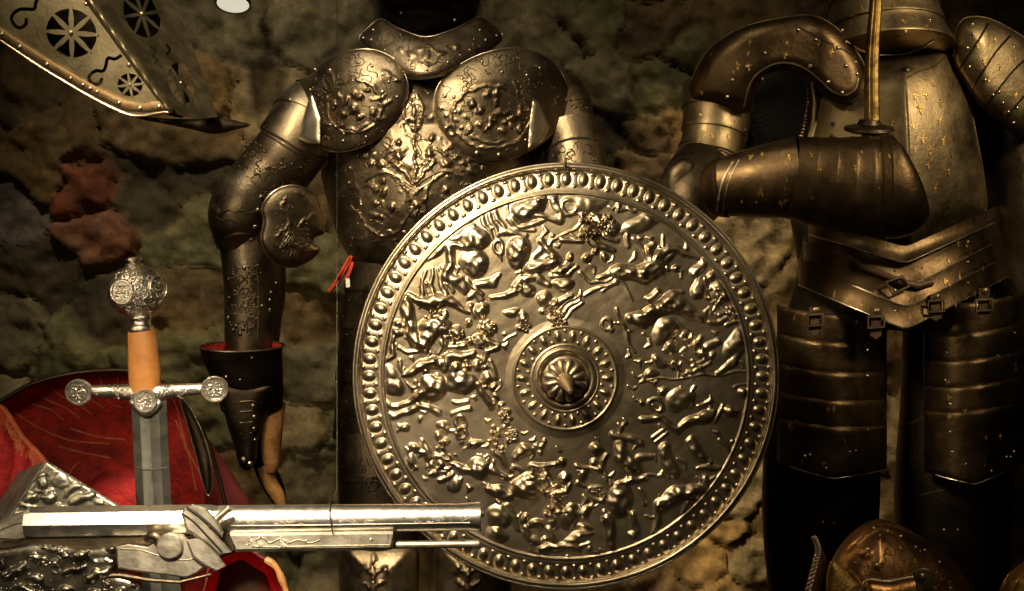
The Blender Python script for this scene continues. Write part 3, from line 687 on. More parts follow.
def build_shield():
    root = thing('round_shield', 'large round steel shield embossed with battling horsemen, beaded rim and central spike', 'shield', P(SX, SY + SR, SHY))
    nr, ns = 330, 1152
    r = np.linspace(0, 1, nr)[1:] * SR; t = np.linspace(0, 2 * math.pi, ns, endpoint=False)
    R, T = np.meshgrid(r, t, indexing='ij'); X = SX + R * np.cos(T); Y = SY + R * np.sin(T)
    dep = SHY - S(1, SHY) * shield_height(X, Y)
    pol = POLISH.ravel().copy()
    c0 = SHY - S(1, SHY) * shield_height(np.array([[SX]]), np.array([[SY]]))[0, 0]
    co = np.stack([(X - CX) / F * dep, dep, CZ - (Y - CY) / F * dep], -1).reshape(-1, 3)
    # hollow back, following the dome without the relief
    rb = np.linspace(0.02, 1, 24) * (SR - 0.6); Rb, Tb = np.meshgrid(rb, t[::8], indexing='ij')
    db = SHY + 0.006 - S(1, SHY) * (30 * np.sqrt(np.clip(1 - (Rb / 232) ** 2, 0, 1)) - 12)
    Xb = SX + Rb * np.cos(Tb); Yb = SY + Rb * np.sin(Tb)
    cb = np.stack([(Xb - CX) / F * db, db, CZ - (Yb - CY) / F * db], -1).reshape(-1, 3)
    verts = np.vstack([co, [P(SX, SY, c0)], cb]); n0 = len(co); nb = n0 + 1; m = ns // 8
    i = np.arange(nr - 2)[:, None] * ns; j = np.arange(ns)[None]; jn = (j + 1) % ns
    quads = np.stack([i + j, i + jn, i + ns + jn, i + ns + j], -1).reshape(-1, 4)
    i = nb + np.arange(23)[:, None] * m; j = np.arange(m)[None]; jn = (j + 1) % m
    qb = np.stack([i + j, i + m + j, i + m + jn, i + jn], -1).reshape(-1, 4)
    faces = [tuple(q) for q in quads] + [tuple(q) for q in qb] + [(n0, (k + 1) % ns, k) for k in range(ns)] + [tuple(nb + k for k in range(m))]
    me = bpy.data.meshes.new('embossed_face'); me.from_pydata([tuple(v) for v in verts], [], faces); me.polygons.foreach_set('use_smooth', [True] * len(me.polygons))
    me.materials.append(M['shield'])
    at = me.attributes.new('burnish', 'FLOAT', 'POINT'); v = np.zeros(len(me.vertices)); v[:len(pol)] = pol; at.data.foreach_set('value', v)
    o = bpy.data.objects.new('embossed_face', me); COL.objects.link(o); o.parent = root; o.matrix_parent_inverse = Matrix.Translation(-Vector(root.location))
    # rolled rim
    bm = new()
    tube(bm, [P(SX + (SR + .2) * math.cos(a), SY + (SR + .2) * math.sin(a), SHY + S(1, SHY) * (12 - 34 * math.sqrt(1 - (SR / 232) ** 2)) - 0.0005) for a in np.linspace(0, 2 * math.pi, 240, endpoint=False)], S(1.5, SHY), 10, True)
    link('rolled_rim', bm, M['steelrim'], root, 0)
    # rosette of twelve gadroons and its spike
    yb = SHY - S(1, SHY) * 24
    cx, cy = 564.8, 380.2; n = 12
    bm = new()
    for k in range(n):
        a = (k + .5) * 2 * math.pi / n
        pts = [P(cx + q * math.cos(a), cy + q * math.sin(a), yb - S(h, SHY)) for q, h in ((7, 8.5), (11, 7.6), (15, 6), (18.6, 3.4), (20.4, 0.6))]
        tube(bm, pts, [S(w, SHY) for w in (2.2, 3.3, 4.1, 4.6, 2.6)], 12)
    link('rosette_boss', bm, M['shield'], root, 60)
    bm = new(); c = P(cx, cy, yb)
    u = 1.0
    lathe(bm, [(S(1, SHY), S(9, SHY)), (S(9, SHY), S(9.5, SHY)), (S(11, SHY), S(8.6, SHY)), (S(15, SHY), S(8, SHY)), (S(22, SHY), S(5.6, SHY)), (S(46, SHY), S(4.0, SHY)), (S(66, SHY), S(2.6, SHY)), (S(70, SHY), S(2.7, SHY)), (S(74, SHY), S(1.2, SHY))], c, (0.035, -1, -0.085), 24)
    link('boss_spike', bm, M['shield'], root, 50)
    bm = new()
    pxtube(bm, [(565, 169), (565, 164), (566, 158)], SHY - 0.012, [1.6, 1.6, 1.2], 8)
    link('hanging_hook', bm, M['black'], root)
build_shield()
# ================================================================== EMBOSSED SUIT (left)
def embossed_suit():
    Yc = 2.06
    root = thing('suit_of_armor', 'dark embossed steel suit of armour standing behind the round shield, arm hanging', 'armor', P(425, CY, Yc) * 1.0)
    root.location.z = 0.0
    st, rim, po = M['steel'], M['steelrim'], M['polish']
    torso = lambda x, y: 0.00001 * (x - 416) ** 2 * 0.62
    # breastplate
    bm = new()
    out = [(372, 76), (418, 80), (466, 76), (520, 105), (552, 150), (548, 200), (525, 245), (480, 276), (418, 284), (378, 272), (354, 262), (338, 236), (327, 200), (321, 168), (332, 120)]
    pr = [('c', [(414.5, 135, 1.6), (415.4, 183, 2.2)], 1.2), ('e', 414, 129, 4.5, 4, 0, 4), ('e', 414, 121, 3, 4, 0, 3), ('c', [(413, 92, 1), (413.5, 116, 2)], .9), ('r', 413, 112, 9, 18, 1.5, 1.0),
          ('e', 398, 143, 3.4, 3.8, 0, 4), ('e', 398, 155, 4.6, 7, 10, 4.6), ('c', [(394, 164, 3), (404, 172, 2.6), (413, 184, 2)], 1), ('c', [(399, 162, 2.6), (410, 168, 2.2)], 1), ('c', [(392, 150, 2), (384, 157, 2)], 1),
          ('e', 431, 138, 3.2, 3.6, 0, 4), ('e', 430, 153, 4.6, 7, -10, 4.6), ('c', [(434, 162, 3), (425, 171, 2.6), (417, 184, 2)], 1), ('c', [(429, 160, 2.6), (419, 167, 2.2)], 1), ('c', [(437, 148, 2), (446, 155, 2)], 1),
          ('e', 364, 156, 3.6, 3, 0, 3.4), ('e', 371, 163, 4, 3.4, 0, 3.4), ('e', 381, 164, 5, 6, 0, 3.6), ('c', [(362, 169, 1.6), (373, 154, 2)], 1), ('e', 389, 160, 3, 4, 0, 3),
          ('e', 447, 163, 5, 6, 0, 3.6), ('e', 456, 158, 4, 3, 0, 3.2), ('e', 464, 163, 4, 4, 0, 3.4), ('e', 471, 170, 6, 4, 30, 3.4),
          ('r', 384, 204, 25, 32, 1.5, 1.4), ('r', 450, 202, 25, 30, 1.5, 1.4), ('e', 383, 180, 3, 3.4, 0, 3.4), ('e', 375, 189, 4, 4.5, 0, 3.6), ('e', 384, 192, 4, 6, 0, 3), ('e', 376, 203, 4, 4, 0, 3), ('e', 391, 208, 4, 6, 0, 3), ('c', [(370, 214, 2), (382, 218, 2.4)], 1),
          ('e', 409, 201, 2.6, 2.6, 0, 3), ('e', 423, 201, 2.6, 2.6, 0, 3), ('e', 416, 206, 4, 5, 0, 3), ('c', [(416, 212, 2), (416, 262, 1.6)], 1), ('e', 446, 190, 4, 5, 0, 3), ('e', 454, 200, 4, 5, 0, 3)]
    rg = random.Random(21)
    for _ in range(80):
        x, y = rg.uniform(330, 530), rg.uniform(100, 272)
        pr.append(('e', x, y, rg.uniform(1.2, 3.0), rg.uniform(1.2, 3.0), rg.uniform(0, 180), rg.uniform(.4, .8)))
    for _ in range(110):
        x, y, a, L = rg.uniform(335, 520), rg.uniform(95, 270), rg.uniform(0, 6.3), rg.uniform(5, 11)
        pr.append(('c', [(x, y, 1.3), (x + L * .5 * math.cos(a), y + L * .5 * math.sin(a), 1.9), (x + L * math.cos(a + .7), y + L * math.sin(a + .7), 1.1)], .8))
    bd = plate(bm, out, Yc, 1.5, 74, 120, base=lambda x, y: 0.0000045 * (x - 416) ** 2 - 0.045 * np.clip((125 - y) / 45, 0, 1) * np.clip(1 - np.abs(x - 418) / 70, 0, 1), prims=pr, thick=0.003)
    sf = Surf(bm)
    scrolls(bm, out, 46, 5, 13, 0.7, 0, 4, sf)
    for a in (-1, 1):
        ridge(bm, [(414 + a * 2, 186), (414 + a * 14, 178), (414 + a * 27, 172), (414 + a * 40, 174), (414 + a * 50, 182)], 1.0, 0, sf)
        ridge(bm, [(414 + a * 2, 150), (414 + a * 20, 176), (414 + a * 3, 190)], 0.8, 0, sf)
    rivets(bm, [(350, 168, 2.4), (349, 183, 2.4), (339, 160)], 1.8, 0, sf)
    link('breastplate', bm, [st], root)
    # backplate and waist behind
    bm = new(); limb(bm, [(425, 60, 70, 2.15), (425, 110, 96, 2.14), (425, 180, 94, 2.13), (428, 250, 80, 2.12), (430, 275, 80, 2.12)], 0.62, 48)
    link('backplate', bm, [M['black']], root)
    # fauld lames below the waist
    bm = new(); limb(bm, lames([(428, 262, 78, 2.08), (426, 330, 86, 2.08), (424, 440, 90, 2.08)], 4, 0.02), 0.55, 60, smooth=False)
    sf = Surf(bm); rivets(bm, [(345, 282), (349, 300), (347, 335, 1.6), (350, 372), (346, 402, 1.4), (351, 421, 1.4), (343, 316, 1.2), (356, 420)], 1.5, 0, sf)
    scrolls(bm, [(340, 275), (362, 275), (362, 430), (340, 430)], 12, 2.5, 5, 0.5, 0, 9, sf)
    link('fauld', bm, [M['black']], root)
    # thighs and knees
    for k, cx in enumerate((379, 474)):
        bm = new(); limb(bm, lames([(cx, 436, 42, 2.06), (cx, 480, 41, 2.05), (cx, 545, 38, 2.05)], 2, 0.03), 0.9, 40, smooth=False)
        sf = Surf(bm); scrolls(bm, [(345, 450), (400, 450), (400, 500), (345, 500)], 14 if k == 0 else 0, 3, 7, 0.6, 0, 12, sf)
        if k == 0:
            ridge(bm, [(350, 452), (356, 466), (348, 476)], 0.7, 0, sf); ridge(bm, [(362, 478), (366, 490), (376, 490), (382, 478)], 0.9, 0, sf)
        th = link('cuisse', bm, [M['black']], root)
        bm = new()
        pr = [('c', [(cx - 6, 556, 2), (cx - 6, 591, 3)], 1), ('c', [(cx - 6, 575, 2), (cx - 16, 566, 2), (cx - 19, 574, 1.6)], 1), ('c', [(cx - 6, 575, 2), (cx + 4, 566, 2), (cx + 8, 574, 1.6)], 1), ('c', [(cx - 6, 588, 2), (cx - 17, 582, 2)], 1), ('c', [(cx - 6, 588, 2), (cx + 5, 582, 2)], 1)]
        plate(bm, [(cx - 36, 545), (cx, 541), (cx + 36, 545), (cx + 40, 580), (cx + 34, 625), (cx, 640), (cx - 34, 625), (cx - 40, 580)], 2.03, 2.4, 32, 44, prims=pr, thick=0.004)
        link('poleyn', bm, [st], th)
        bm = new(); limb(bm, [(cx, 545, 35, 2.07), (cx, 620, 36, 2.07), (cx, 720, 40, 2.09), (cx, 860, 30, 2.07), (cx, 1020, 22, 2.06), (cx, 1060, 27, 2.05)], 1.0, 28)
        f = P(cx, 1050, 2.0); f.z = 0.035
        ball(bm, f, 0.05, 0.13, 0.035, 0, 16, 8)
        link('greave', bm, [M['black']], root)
    # neck and gorget
    bm = new(); limb(bm, [(428, -160, 66, 2.06), (428, -90, 66, 2.06), (428, -20, 56, 2.06), (428, 10, 50, 2.06), (428, 24, 44, 2.055), (427, 34, 26, 2.04), (427, 38, 8, 2.03)], 0.95, 40)
    sf = Surf(bm); rivets(bm, [(401, 13, 2), (455, 20), (400, 30, 1.4)], 1.8, 1, sf)
    link('close_helmet', bm, [M['pitch'], M['steelrim']], root)
    bm = new()
    pr = [('e', 426, 55, 5, 6, 0, 2.4), ('e', 412, 54, 5, 3, 10, 2), ('e', 441, 53, 5, 3, -10, 2), ('e', 427, 64, 3, 3, 0, 2.4), ('e', 400, 49, 4, 3, 20, 1.6), ('e', 456, 47, 4, 3, -20, 1.6), ('r', 426, 56, 11, 9, 1.2, 1)]
    go = [(359, 39), (368, 28), (381, 19), (398, 28), (426, 37), (456, 28), (478, 17), (490, 22), (503, 36), (492, 49), (468, 63), (447, 72), (428, 76), (410, 74), (388, 63), (370, 50)]
    bd = plate(bm, go, 2.0, 1.6, 10, 16, base=lambda x, y: 0.0000105 * (x - 428) ** 2 - 0.0011 * (y - 40), prims=pr, rim=0.6, rim_mi=1)
    sf = Surf(bm); rivets(bm, [(363, 38), (371, 40), (385, 50), (405, 63), (427, 70), (448, 62), (470, 50), (486, 40), (497, 36), (373, 30), (480, 30), (394, 53, 1.2), (460, 55, 1.2)], 1.7, 1, sf)
    scrolls(bm, go, 22, 2.5, 5, 0.5, 0, 8, sf)
    link('gorget', bm, [st, rim], root)
    # shoulders: pauldron domes with an embossed cartouche each
    def pauldron(out, Y, pr, riv, seed, base, cx, lameY, lame):
        bm = new()
        plate(bm, out, Y, 1.6, 11, 45, base=base, prims=pr, rim=0.75, rim_mi=1)
        sf = Surf(bm); rivets(bm, riv, 1.9, 1, sf); scrolls(bm, out, 44, 3, 7, 0.5, 0, seed, sf)
        o = link('pauldron', bm, [st, rim], root)
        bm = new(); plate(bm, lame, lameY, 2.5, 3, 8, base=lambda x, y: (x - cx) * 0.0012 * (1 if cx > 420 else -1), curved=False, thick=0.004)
        link('polished_lame', bm, [po], o)  # light on the facet put into its paler steel
    lp = [(300, 86), (318, 68), (346, 52), (374, 50), (398, 62), (408, 84), (405, 103), (394, 121), (380, 137), (362, 147), (340, 152), (322, 148), (309, 138), (301, 112)]
    pr = [('r', 354, 106, 28, 27, 1.5, 1.4), ('e', 333, 105, 4, 6, 0, 4), ('e', 327, 98, 3, 4, 0, 3), ('e', 353, 110, 4, 5, 20, 4.4), ('e', 343, 114, 4, 5, 0, 4), ('e', 374, 112, 3.4, 3.2, 0, 4), ('e', 378, 118, 3.2, 3, 0, 4), ('e', 384, 119, 2.8, 2.6, 0, 3.4),
          ('e', 360, 97, 4, 4, 0, 3.4), ('e', 367, 90, 3.4, 3, 0, 3), ('e', 353, 94, 3, 3, 0, 3), ('c', [(355, 106, 2), (359, 119, 2.4)], 1), ('c', [(371, 117, 1.6), (378, 126, 1.6)], 1), ('c', [(347, 129, 1.4), (358, 130, 2), (368, 124, 1.4)], 1), ('e', 362, 117, 3, 3, 0, 3),
          ('e', 341, 125, 4, 3, 0, 3), ('e', 346, 101, 3, 5, 20, 3), ('e', 327, 124, 3, 4, 0, 2.6), ('e', 338, 95, 3, 3, 0, 2.6), ('r', 328, 80, 6, 8, 1.4, 1.2), ('c', [(372, 100, 2), (385, 95, 2)], .8), ('c', [(380, 105, 2), (392, 101, 2)], .8), ('c', [(382, 72, 3), (398, 80, 3)], .6)]
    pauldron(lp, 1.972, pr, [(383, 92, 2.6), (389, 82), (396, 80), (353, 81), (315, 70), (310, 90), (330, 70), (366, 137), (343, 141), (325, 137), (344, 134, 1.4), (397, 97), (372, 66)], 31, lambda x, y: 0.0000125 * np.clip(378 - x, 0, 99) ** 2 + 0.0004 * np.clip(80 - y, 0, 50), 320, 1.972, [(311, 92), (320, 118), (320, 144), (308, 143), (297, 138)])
    rp = [(468, 60), (488, 52), (515, 48), (543, 55), (560, 70), (569, 94), (566, 118), (552, 134), (536, 147), (514, 158), (490, 163), (470, 158), (452, 146), (440, 128), (434, 110), (437, 88), (450, 72)]
    pr = [('r', 491, 117, 40, 31, 1.5, 1.4), ('e', 473, 104, 4, 5, 0, 4), ('e', 480, 111, 5, 5, 0, 4), ('c', [(492, 119, 4), (486, 129, 3.4)], 1), ('c', [(496, 113, 3), (508, 112, 4)], 1), ('e', 513, 117, 4.4, 6, 20, 4.4), ('e', 497, 103, 3, 4, 0, 3.4), ('e', 497, 92, 2.4, 5, 20, 3), ('e', 512, 126, 4, 4, 0, 3),
          ('c', [(515, 82, 1.4), (519, 96, 1.6)], 1), ('e', 503, 130, 5, 4, 0, 3), ('e', 488, 94, 4, 4, 0, 2.6), ('e', 480, 124, 4, 4, 0, 3), ('c', [(465, 133, 2), (472, 127, 2)], 1), ('c', [(472, 136, 1.4), (488, 144, 1.6), (506, 141, 1.4)], .8), ('e', 521, 112, 3, 8, 0, 3.4), ('e', 520, 130, 3, 6, 0, 3), ('e', 506, 122, 3, 3, 0, 3.4)]
    for x, y in [(441, 108), (446, 116), (450, 125), (457, 120), (462, 127), (452, 134), (460, 112), (466, 118), (447, 126), (470, 132)]: pr.append(('e', x, y, 2.4, 2.2, 0, 1.8))
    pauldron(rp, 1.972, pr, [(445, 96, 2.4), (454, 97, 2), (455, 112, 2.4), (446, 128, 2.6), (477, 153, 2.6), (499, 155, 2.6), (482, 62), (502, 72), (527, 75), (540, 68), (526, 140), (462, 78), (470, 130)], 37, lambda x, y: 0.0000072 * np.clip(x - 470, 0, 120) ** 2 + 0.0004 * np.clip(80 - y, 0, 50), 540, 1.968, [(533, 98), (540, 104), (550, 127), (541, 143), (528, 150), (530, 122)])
    # hanging arm
    bm = new(); limb(bm, lames([(333, 100, 30, 2.09), (314, 116, 38, 2.08), (294, 147, 37.5, 2.06)], 3, 0.04), 1.0, 48, smooth=False, closed_ends=True)
    sf = Surf(bm); rivets(bm, [(283, 126), (300, 134), (311, 141), (272, 128), (279, 112), (290, 100), (318, 146)], 2, 1, sf)
    link('shoulder_lames', bm, [st, rim], root)
    bm = new(); limb(bm, [(308, 122, 35, 2.06), (292, 148, 35, 2.05), (274, 172, 35.5, 2.05), (252, 200, 36, 2.04), (243, 214, 34, 2.04)], 1.0, 48)
    sf = Surf(bm); ridge(bm, [(263, 128), (285, 141), (308, 153), (330, 160)], 1.6, 0, sf); ridge(bm, [(264, 133), (285, 146), (306, 157), (326, 164)], 1.1, 0, sf)
    scrolls(bm, [(252, 140), (310, 160), (290, 205), (228, 190)], 34, 3, 6, 0.6, 0, 41, sf); rivets(bm, [(260, 196, 2.4), (257, 210, 2.4)], 2.2, 0, sf)
    link('upper_arm_plate', bm, [st, rim], root)
    bm = new(); limb(bm, [(262, 188, 33, 2.03), (249, 203, 36, 2.03), (242, 217, 34, 2.03), (242, 230, 30, 2.035), (244, 243, 27.5, 2.04)], 1.0, 44)
    ball(bm, P(229, 212, 2.02), S(19.5, 2.02), S(24, 2.02), S(18, 2.02), 0, 28, 18)
    sf = Surf(bm); rivets(bm, [(261, 197, 2.6), (258, 210, 2.6), (255, 227, 2.6), (251, 240, 2.4)], 2.4, 1, sf)
    ridge(bm, [(222, 214), (229, 210), (235, 212.5), (241, 210), (248, 213), (256, 211)], .9, 0, sf); ridge(bm, [(216, 217), (223, 220.5), (231, 219), (239, 222)], .9, 0, sf)
    ridge(bm, [(225, 238), (236, 234), (250, 234), (262, 238)], 1.4, 1, sf)
    co = link('couter', bm, [st, rim], root)
    bm = new()
    wing = [(262, 208), (270, 195), (283, 187), (298, 186), (312, 193), (320, 206), (324, 222), (323, 233), (314, 237), (313, 244), (320, 250), (308, 261), (292, 267), (277, 264), (266, 252), (261, 238), (264, 222)]
    pr = [('c', [(287, 197, 1.6), (283, 206, 2), (287, 214, 2.2), (291, 222, 2), (284, 230, 1.8), (276, 235, 1.4)], .7), ('c', [(314, 214, 1.4), (306, 219, 1.8), (300, 225, 2), (303, 234, 1.6)], .7), ('c', [(296, 192, 1.2), (306, 197, 1.6), (313, 206, 1.2)], .6)]
    for k in range(7): pr.append(('c', [(291 + k * .9, 222 + abs(k - 3) * .8, .9), (283 + k * 3.4, 246 - abs(k - 3), 1.2)], .9))
    rg = random.Random(4)
    for k in range(16): pr.append(('e', 274 + k * 2.4, 247 + 3 * math.sin(k * .7) - abs(k - 8) * .4, rg.uniform(1.4, 2.6), rg.uniform(1.2, 2), rg.uniform(0, 90), rg.uniform(.9, 1.6)))
    for k in range(5): pr.append(('c', [(284 + k * 4, 251, 1.1), (287 + k * 2.4, 260, .9)], .8))
    plate(bm, wing, 1.985, 1.4, 9, 26, base=lambda x, y: (x - 290) * 0.0006, prims=pr, rim=1.0, rim_mi=1)
    sf = Surf(bm); scrolls(bm, wing, 14, 2.5, 6, 0.5, 0, 44, sf); rivets(bm, [(284, 199, 2)], 2, 1, sf)
    link('elbow_wing', bm, [st, rim], co)
    bm = new(); limb(bm, [(248, 232, 31, 2.04), (252, 250, 31.5, 2.04), (255, 285, 31, 2.04), (253, 320, 28.5, 2.04), (251, 358, 26, 2.04)], 0.9, 48)
    sf = Surf(bm); scrolls(bm, [(228, 262), (262, 262), (258, 335), (228, 335)], 34, 2.5, 6.5, 0.65, 0, 47, sf)
    rivets(bm, [(244, 268, 2.4), (271, 292), (270, 300), (270, 310), (276, 283), (262, 306)], 1.7, 1, sf); ridge(bm, [(258, 275), (259, 305), (258, 338)], 1.0, 0, sf)
    for x, y in ((233, 330), (240, 334), (236, 326), (243, 329), (228, 318)): rivets(bm, [(x, y, 2.4)], 2, 0, sf)
    link('vambrace', bm, [st, rim], root)
    # gauntlet
    bm = new(); cuff = limb(bm, [(242, 346, 42.5, 1.998), (242.6, 353, 40.5, 2.0), (246, 368, 37, 2.006), (250, 388, 33.5, 2.015), (252, 408, 31, 2.024)], 0.62, 48, wall=0.004)
    plate(bm, [(220, 380), (272, 384), (264, 408), (262, 425), (258, 445), (256, 462), (248, 471), (239, 465), (234, 445), (226, 420)], 2.0, 2.4, 12, 16, thick=0.006, mi=0)
    sf = Surf(bm); rivets(bm, [(253, 406, 2.6), (254, 417, 2.6), (254, 429, 2.6), (255, 440, 2), (243, 460, 4), (250, 464, 3), (252, 358, 2), (240, 380, 1.6), (226, 377, 1.6)], 2.3, 1, sf)
    for y in (402, 412, 423, 434): ridge(bm, [(240, y), (252, y - 1), (262, y + 1)], 0.9, 1, sf, 0)
    tube(bm, cuff[0], S(1.0, 2), 6, True, 1)
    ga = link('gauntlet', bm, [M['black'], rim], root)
    bm = new(); limb(bm, [(242, 346.5, 40.5, 1.999), (242.6, 353, 38.5, 2.001), (246, 368, 35, 2.007), (250, 382, 32, 2.013)], 0.6, 40, wall=0.002); link('cuff_lining', bm, [M['velvet']], ga)
    bm = new()
    limb(bm, [(276, 402, 10, 2.03), (272, 425, 11, 2.02), (271, 445, 10.5, 2.02), (272, 462, 8.5, 2.02), (271, 472, 5, 2.02)], 0.9, 20)
    limb(bm, [(264, 466, 8, 2.03), (270, 482, 7.5, 2.03), (278, 496, 7, 2.03), (283, 508, 4, 2.03)], 0.9, 16)
    link('leather_glove', bm, [M['leather']], ga)
    bm = new(); limb(bm, [(256, 430, 12, 2.05), (262, 460, 11, 2.05), (275, 490, 10, 2.05), (282, 508, 5, 2.05)], 0.8, 16); link('finger_plates', bm, [M['black']], ga)
    # other arm, going behind the shield
    bm = new(); limb(bm, lames([(538, 84, 24, 2.09), (556, 101, 32, 2.085), (570, 146, 29, 2.07)], 3, 0.04), 1.0, 44, smooth=False)
    sf = Surf(bm); rivets(bm, [(578, 120), (566, 100), (590, 128)], 1.8, 1, sf); scrolls(bm, [(550, 90), (590, 100), (590, 130), (560, 130)], 10, 3, 6, .6, 0, 52, sf)
    link('shoulder_lames', bm, [st, rim], root)
    bm = new(); limb(bm, [(568, 125, 28, 2.06), (574, 150, 30, 2.05), (580, 190, 30, 2.03), (585, 240, 28, 2.0)], 1.0, 36)
    sf = Surf(bm); scrolls(bm, [(552, 140), (596, 140), (596, 162), (552, 162)], 10, 3, 6, .6, 0, 53, sf); ridge(bm, [(546, 152), (560, 142), (578, 138), (598, 140)], 1.4, 1, sf)
    link('upper_arm_plate', bm, [st, rim], root)
    # red lace at the hip and its paper ticket
    bm = new()
    for pts in ([(352, 256), (346, 268), (338, 280), (329, 292)], [(353, 262), (350, 272), (346, 280)], [(350, 258), (341, 274), (336, 286)]):
        tube(bm, [P(x, y, 1.975) for x, y in crom(pts, 4)], S(2.3, 1.975), 6)
    link('red_lace', bm, [M['strap']], root)
    bm = new(); extr(bm, [(345.6, 278.5), (349.6, 278.2), (350.0, 287), (346.0, 287.4)], 1.965, 0.0012); link('paper_ticket', bm, [M['paper']], root)
embossed_suit()
# ================================================================== GILT SUIT (right)
def gilt_suit():
    Yc = 2.08
    root = thing('suit_of_armor', 'russet suit of armour with gold flowers and forearm bent across its chest', 'armor', P(900, CY, Yc))
    root.location.z = 0.0
    gs, dk, rim, gd, bk = M['gilt_steel'], M['dark_gilt'], M['steelrim'], M['gold'], M['black']
    rg = random.Random(77)
    def flowers(x0, x1, y0, y1, n, s0=3, s1=6):
        return [(rg.uniform(x0, x1), rg.uniform(y0, y1), rg.uniform(s0, s1)) for _ in range(n)]
    # breastplate with a keel
    out = [(818, 66), (834, 52), (858, 50), (885, 58), (915, 55), (940, 46), (957, 56), (966, 84), (975, 130), (984, 180), (984, 214), (950, 232), (913, 250), (875, 236), (838, 226), (806, 216), (800, 170), (806, 110)]
    bm = new(); plate(bm, out, 2.04, 2.2, 20, 34, base=lambda x, y: 0.00042 * np.abs(x - 905 - 0.03 * (y - 60)) + 0.0000022 * (x - 905) ** 2 - 0.05 + 0.0000035 * (y - 150) ** 2, rim=1.0, rim_mi=0)
    sf = Surf(bm); gild(bm, [(915, 95, 6), (926, 95, 6), (920, 108, 7), (940, 102, 5), (933, 84, 4), (923, 138, 6), (930, 150, 5), (915, 150, 4), (943, 140, 5), (948, 170, 6), (952, 155, 5), (918, 172, 4), (936, 185, 5), (860, 75, 4), (878, 100, 5), (893, 122, 5), (848, 108, 5), (842, 88, 4), (920, 210, 5), (950, 205, 4), (872, 112, 4), (960, 120, 4), (940, 120, 5), (912, 125, 5), (928, 165, 5)], 5, 1, sf)
    ridge(bm, [(906, 80), (908, 120), (910, 170), (912, 235)], 1.1, 2, sf, 3); ridge(bm, [(907, 78), (918, 72), (935, 66), (950, 52)], 0.9, 0, sf)
    rivets(bm, [(833, 124, 2.6), (832, 136, 2.6), (850, 62, 1.6)], 2, 3, sf); rivets(bm, [(907, 70, 4)], 4, 3, sf)
    link('breastplate', bm, [gs, gd, rim, bk], root, 30)
    bm = new(); limb(bm, [(895, 40, 84, 2.2), (895, 110, 112, 2.19), (895, 190, 108, 2.17), (898, 260, 100, 2.16)], 0.5, 40); link('backplate', bm, [bk], root)
    # neck lames
    bm = new(); limb(bm, lames([(884, -46, 48, 2.05), (884, -10, 51, 2.04), (885, 22, 56, 2.03), (888, 52, 64, 2.02)], 4, 0.04), 0.85, 56, smooth=False)
    sf = Surf(bm); gild(bm, [(852, 16, 5), (850, 24, 4), (903, 21, 5), (898, 38, 6), (904, 44, 5), (915, 15, 4), (862, 8, 5), (893, 6, 4), (872, 40, 4), (926, 26, 4), (906, 30, 4)], 5, 1, sf); rivets(bm, [(842, 30), (930, 20), (938, 34, 1.4)], 1.8, 2, sf)
    ridge(bm, [(842, 38), (860, 50), (886, 55), (912, 52), (934, 40)], 1.5, 2, sf)
    link('gorget', bm, [gs, gd, rim], root)
    bm = new(); limb(bm, [(880, -190, 50, 2.06), (880, -150, 72, 2.06), (882, -80, 70, 2.06), (884, -30, 50, 2.05)], 1.0, 36); link('close_helmet', bm, [dk], root)
    # pauldron sweeping round the open armhole
    pa = [(690, 100), (696, 70), (713, 46), (742, 28), (778, 19), (812, 16), (838, 30), (860, 58), (866, 78), (862, 94), (850, 102), (840, 102), (829, 97), (818, 86), (804, 75), (785, 69), (767, 74), (756, 86), (750, 107), (742, 112), (716, 106)]
    bm = new(); plate(bm, pa, 2.005, 2.0, 14, 15, base=lambda x, y: -0.02 + 0.000006 * np.clip(y - 60, 0, 60) ** 2 * np.clip((775 - x) / 30, 0, 1) + 0.000006 * np.clip(775 - x, 0, 100) ** 2, rim=1.5, rim_mi=0)
    sf = Surf(bm); rivets(bm, [(765, 53), (747, 67, 2.8), (732, 80), (727, 97), (798, 30), (816, 40), (838, 48), (846, 66), (856, 62), (857, 74), (828, 82, 2.4), (810, 66, 2.4), (842, 93, 2.4), (762, 79)], 2.1, 2, sf)
    ridge(bm, [(744, 106), (749, 86), (758, 73), (774, 64), (790, 63), (806, 69), (820, 80), (832, 91), (845, 95), (855, 89), (858, 78)], 1.1, 2, sf); ridge(bm, [(796, 26), (820, 38), (843, 50), (856, 58)], 0.9, 2, sf)
    gild(bm, flowers(700, 760, 35, 95, 9, 3, 6) + flowers(780, 850, 28, 60, 5, 3, 5), 5, 1, sf, 8)
    link('pauldron', bm, [dk, gd, rim], root)
    # dark of the armhole put in as a black sheet, with a beaded edge
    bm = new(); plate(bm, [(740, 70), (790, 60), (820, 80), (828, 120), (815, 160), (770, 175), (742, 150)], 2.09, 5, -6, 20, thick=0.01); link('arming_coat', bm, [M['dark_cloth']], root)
    bm = new(); sfp = [(806, 78), (808, 95), (807, 112), (803, 130), (795, 145)]
    for a in resample(crom(sfp, 5), 3.4, False): ball(bm, P(a[0], a[1], 2.03), S(1.9, 2.03), None, None, 0, 8, 6)
    pxtube(bm, [(813, 84), (816, 104), (814, 124), (808, 146)], 2.03, 4.5, 10)
    link('armhole_edge', bm, [gs], root)
    # upper arm lames on the left
    bm = new(); limb(bm, lames([(719, 88, 37, 2.06), (716, 120, 33, 2.05), (711, 150, 31, 2.04), (700, 176, 32, 2.03)], 4, 0.05), 0.95, 44, smooth=False)
    sf = Surf(bm); gild(bm, [(712, 134, 5), (728, 137, 5), (706, 128, 4), (722, 150, 4), (735, 122, 4), (700, 140, 4)], 5, 1, sf, 5); rivets(bm, [(726, 96, 2.4), (700, 115), (745, 130, 1.6)], 2, 2, sf)
    ridge(bm, [(690, 149), (697, 145), (718, 147), (735, 153)], 1.2, 2, sf)
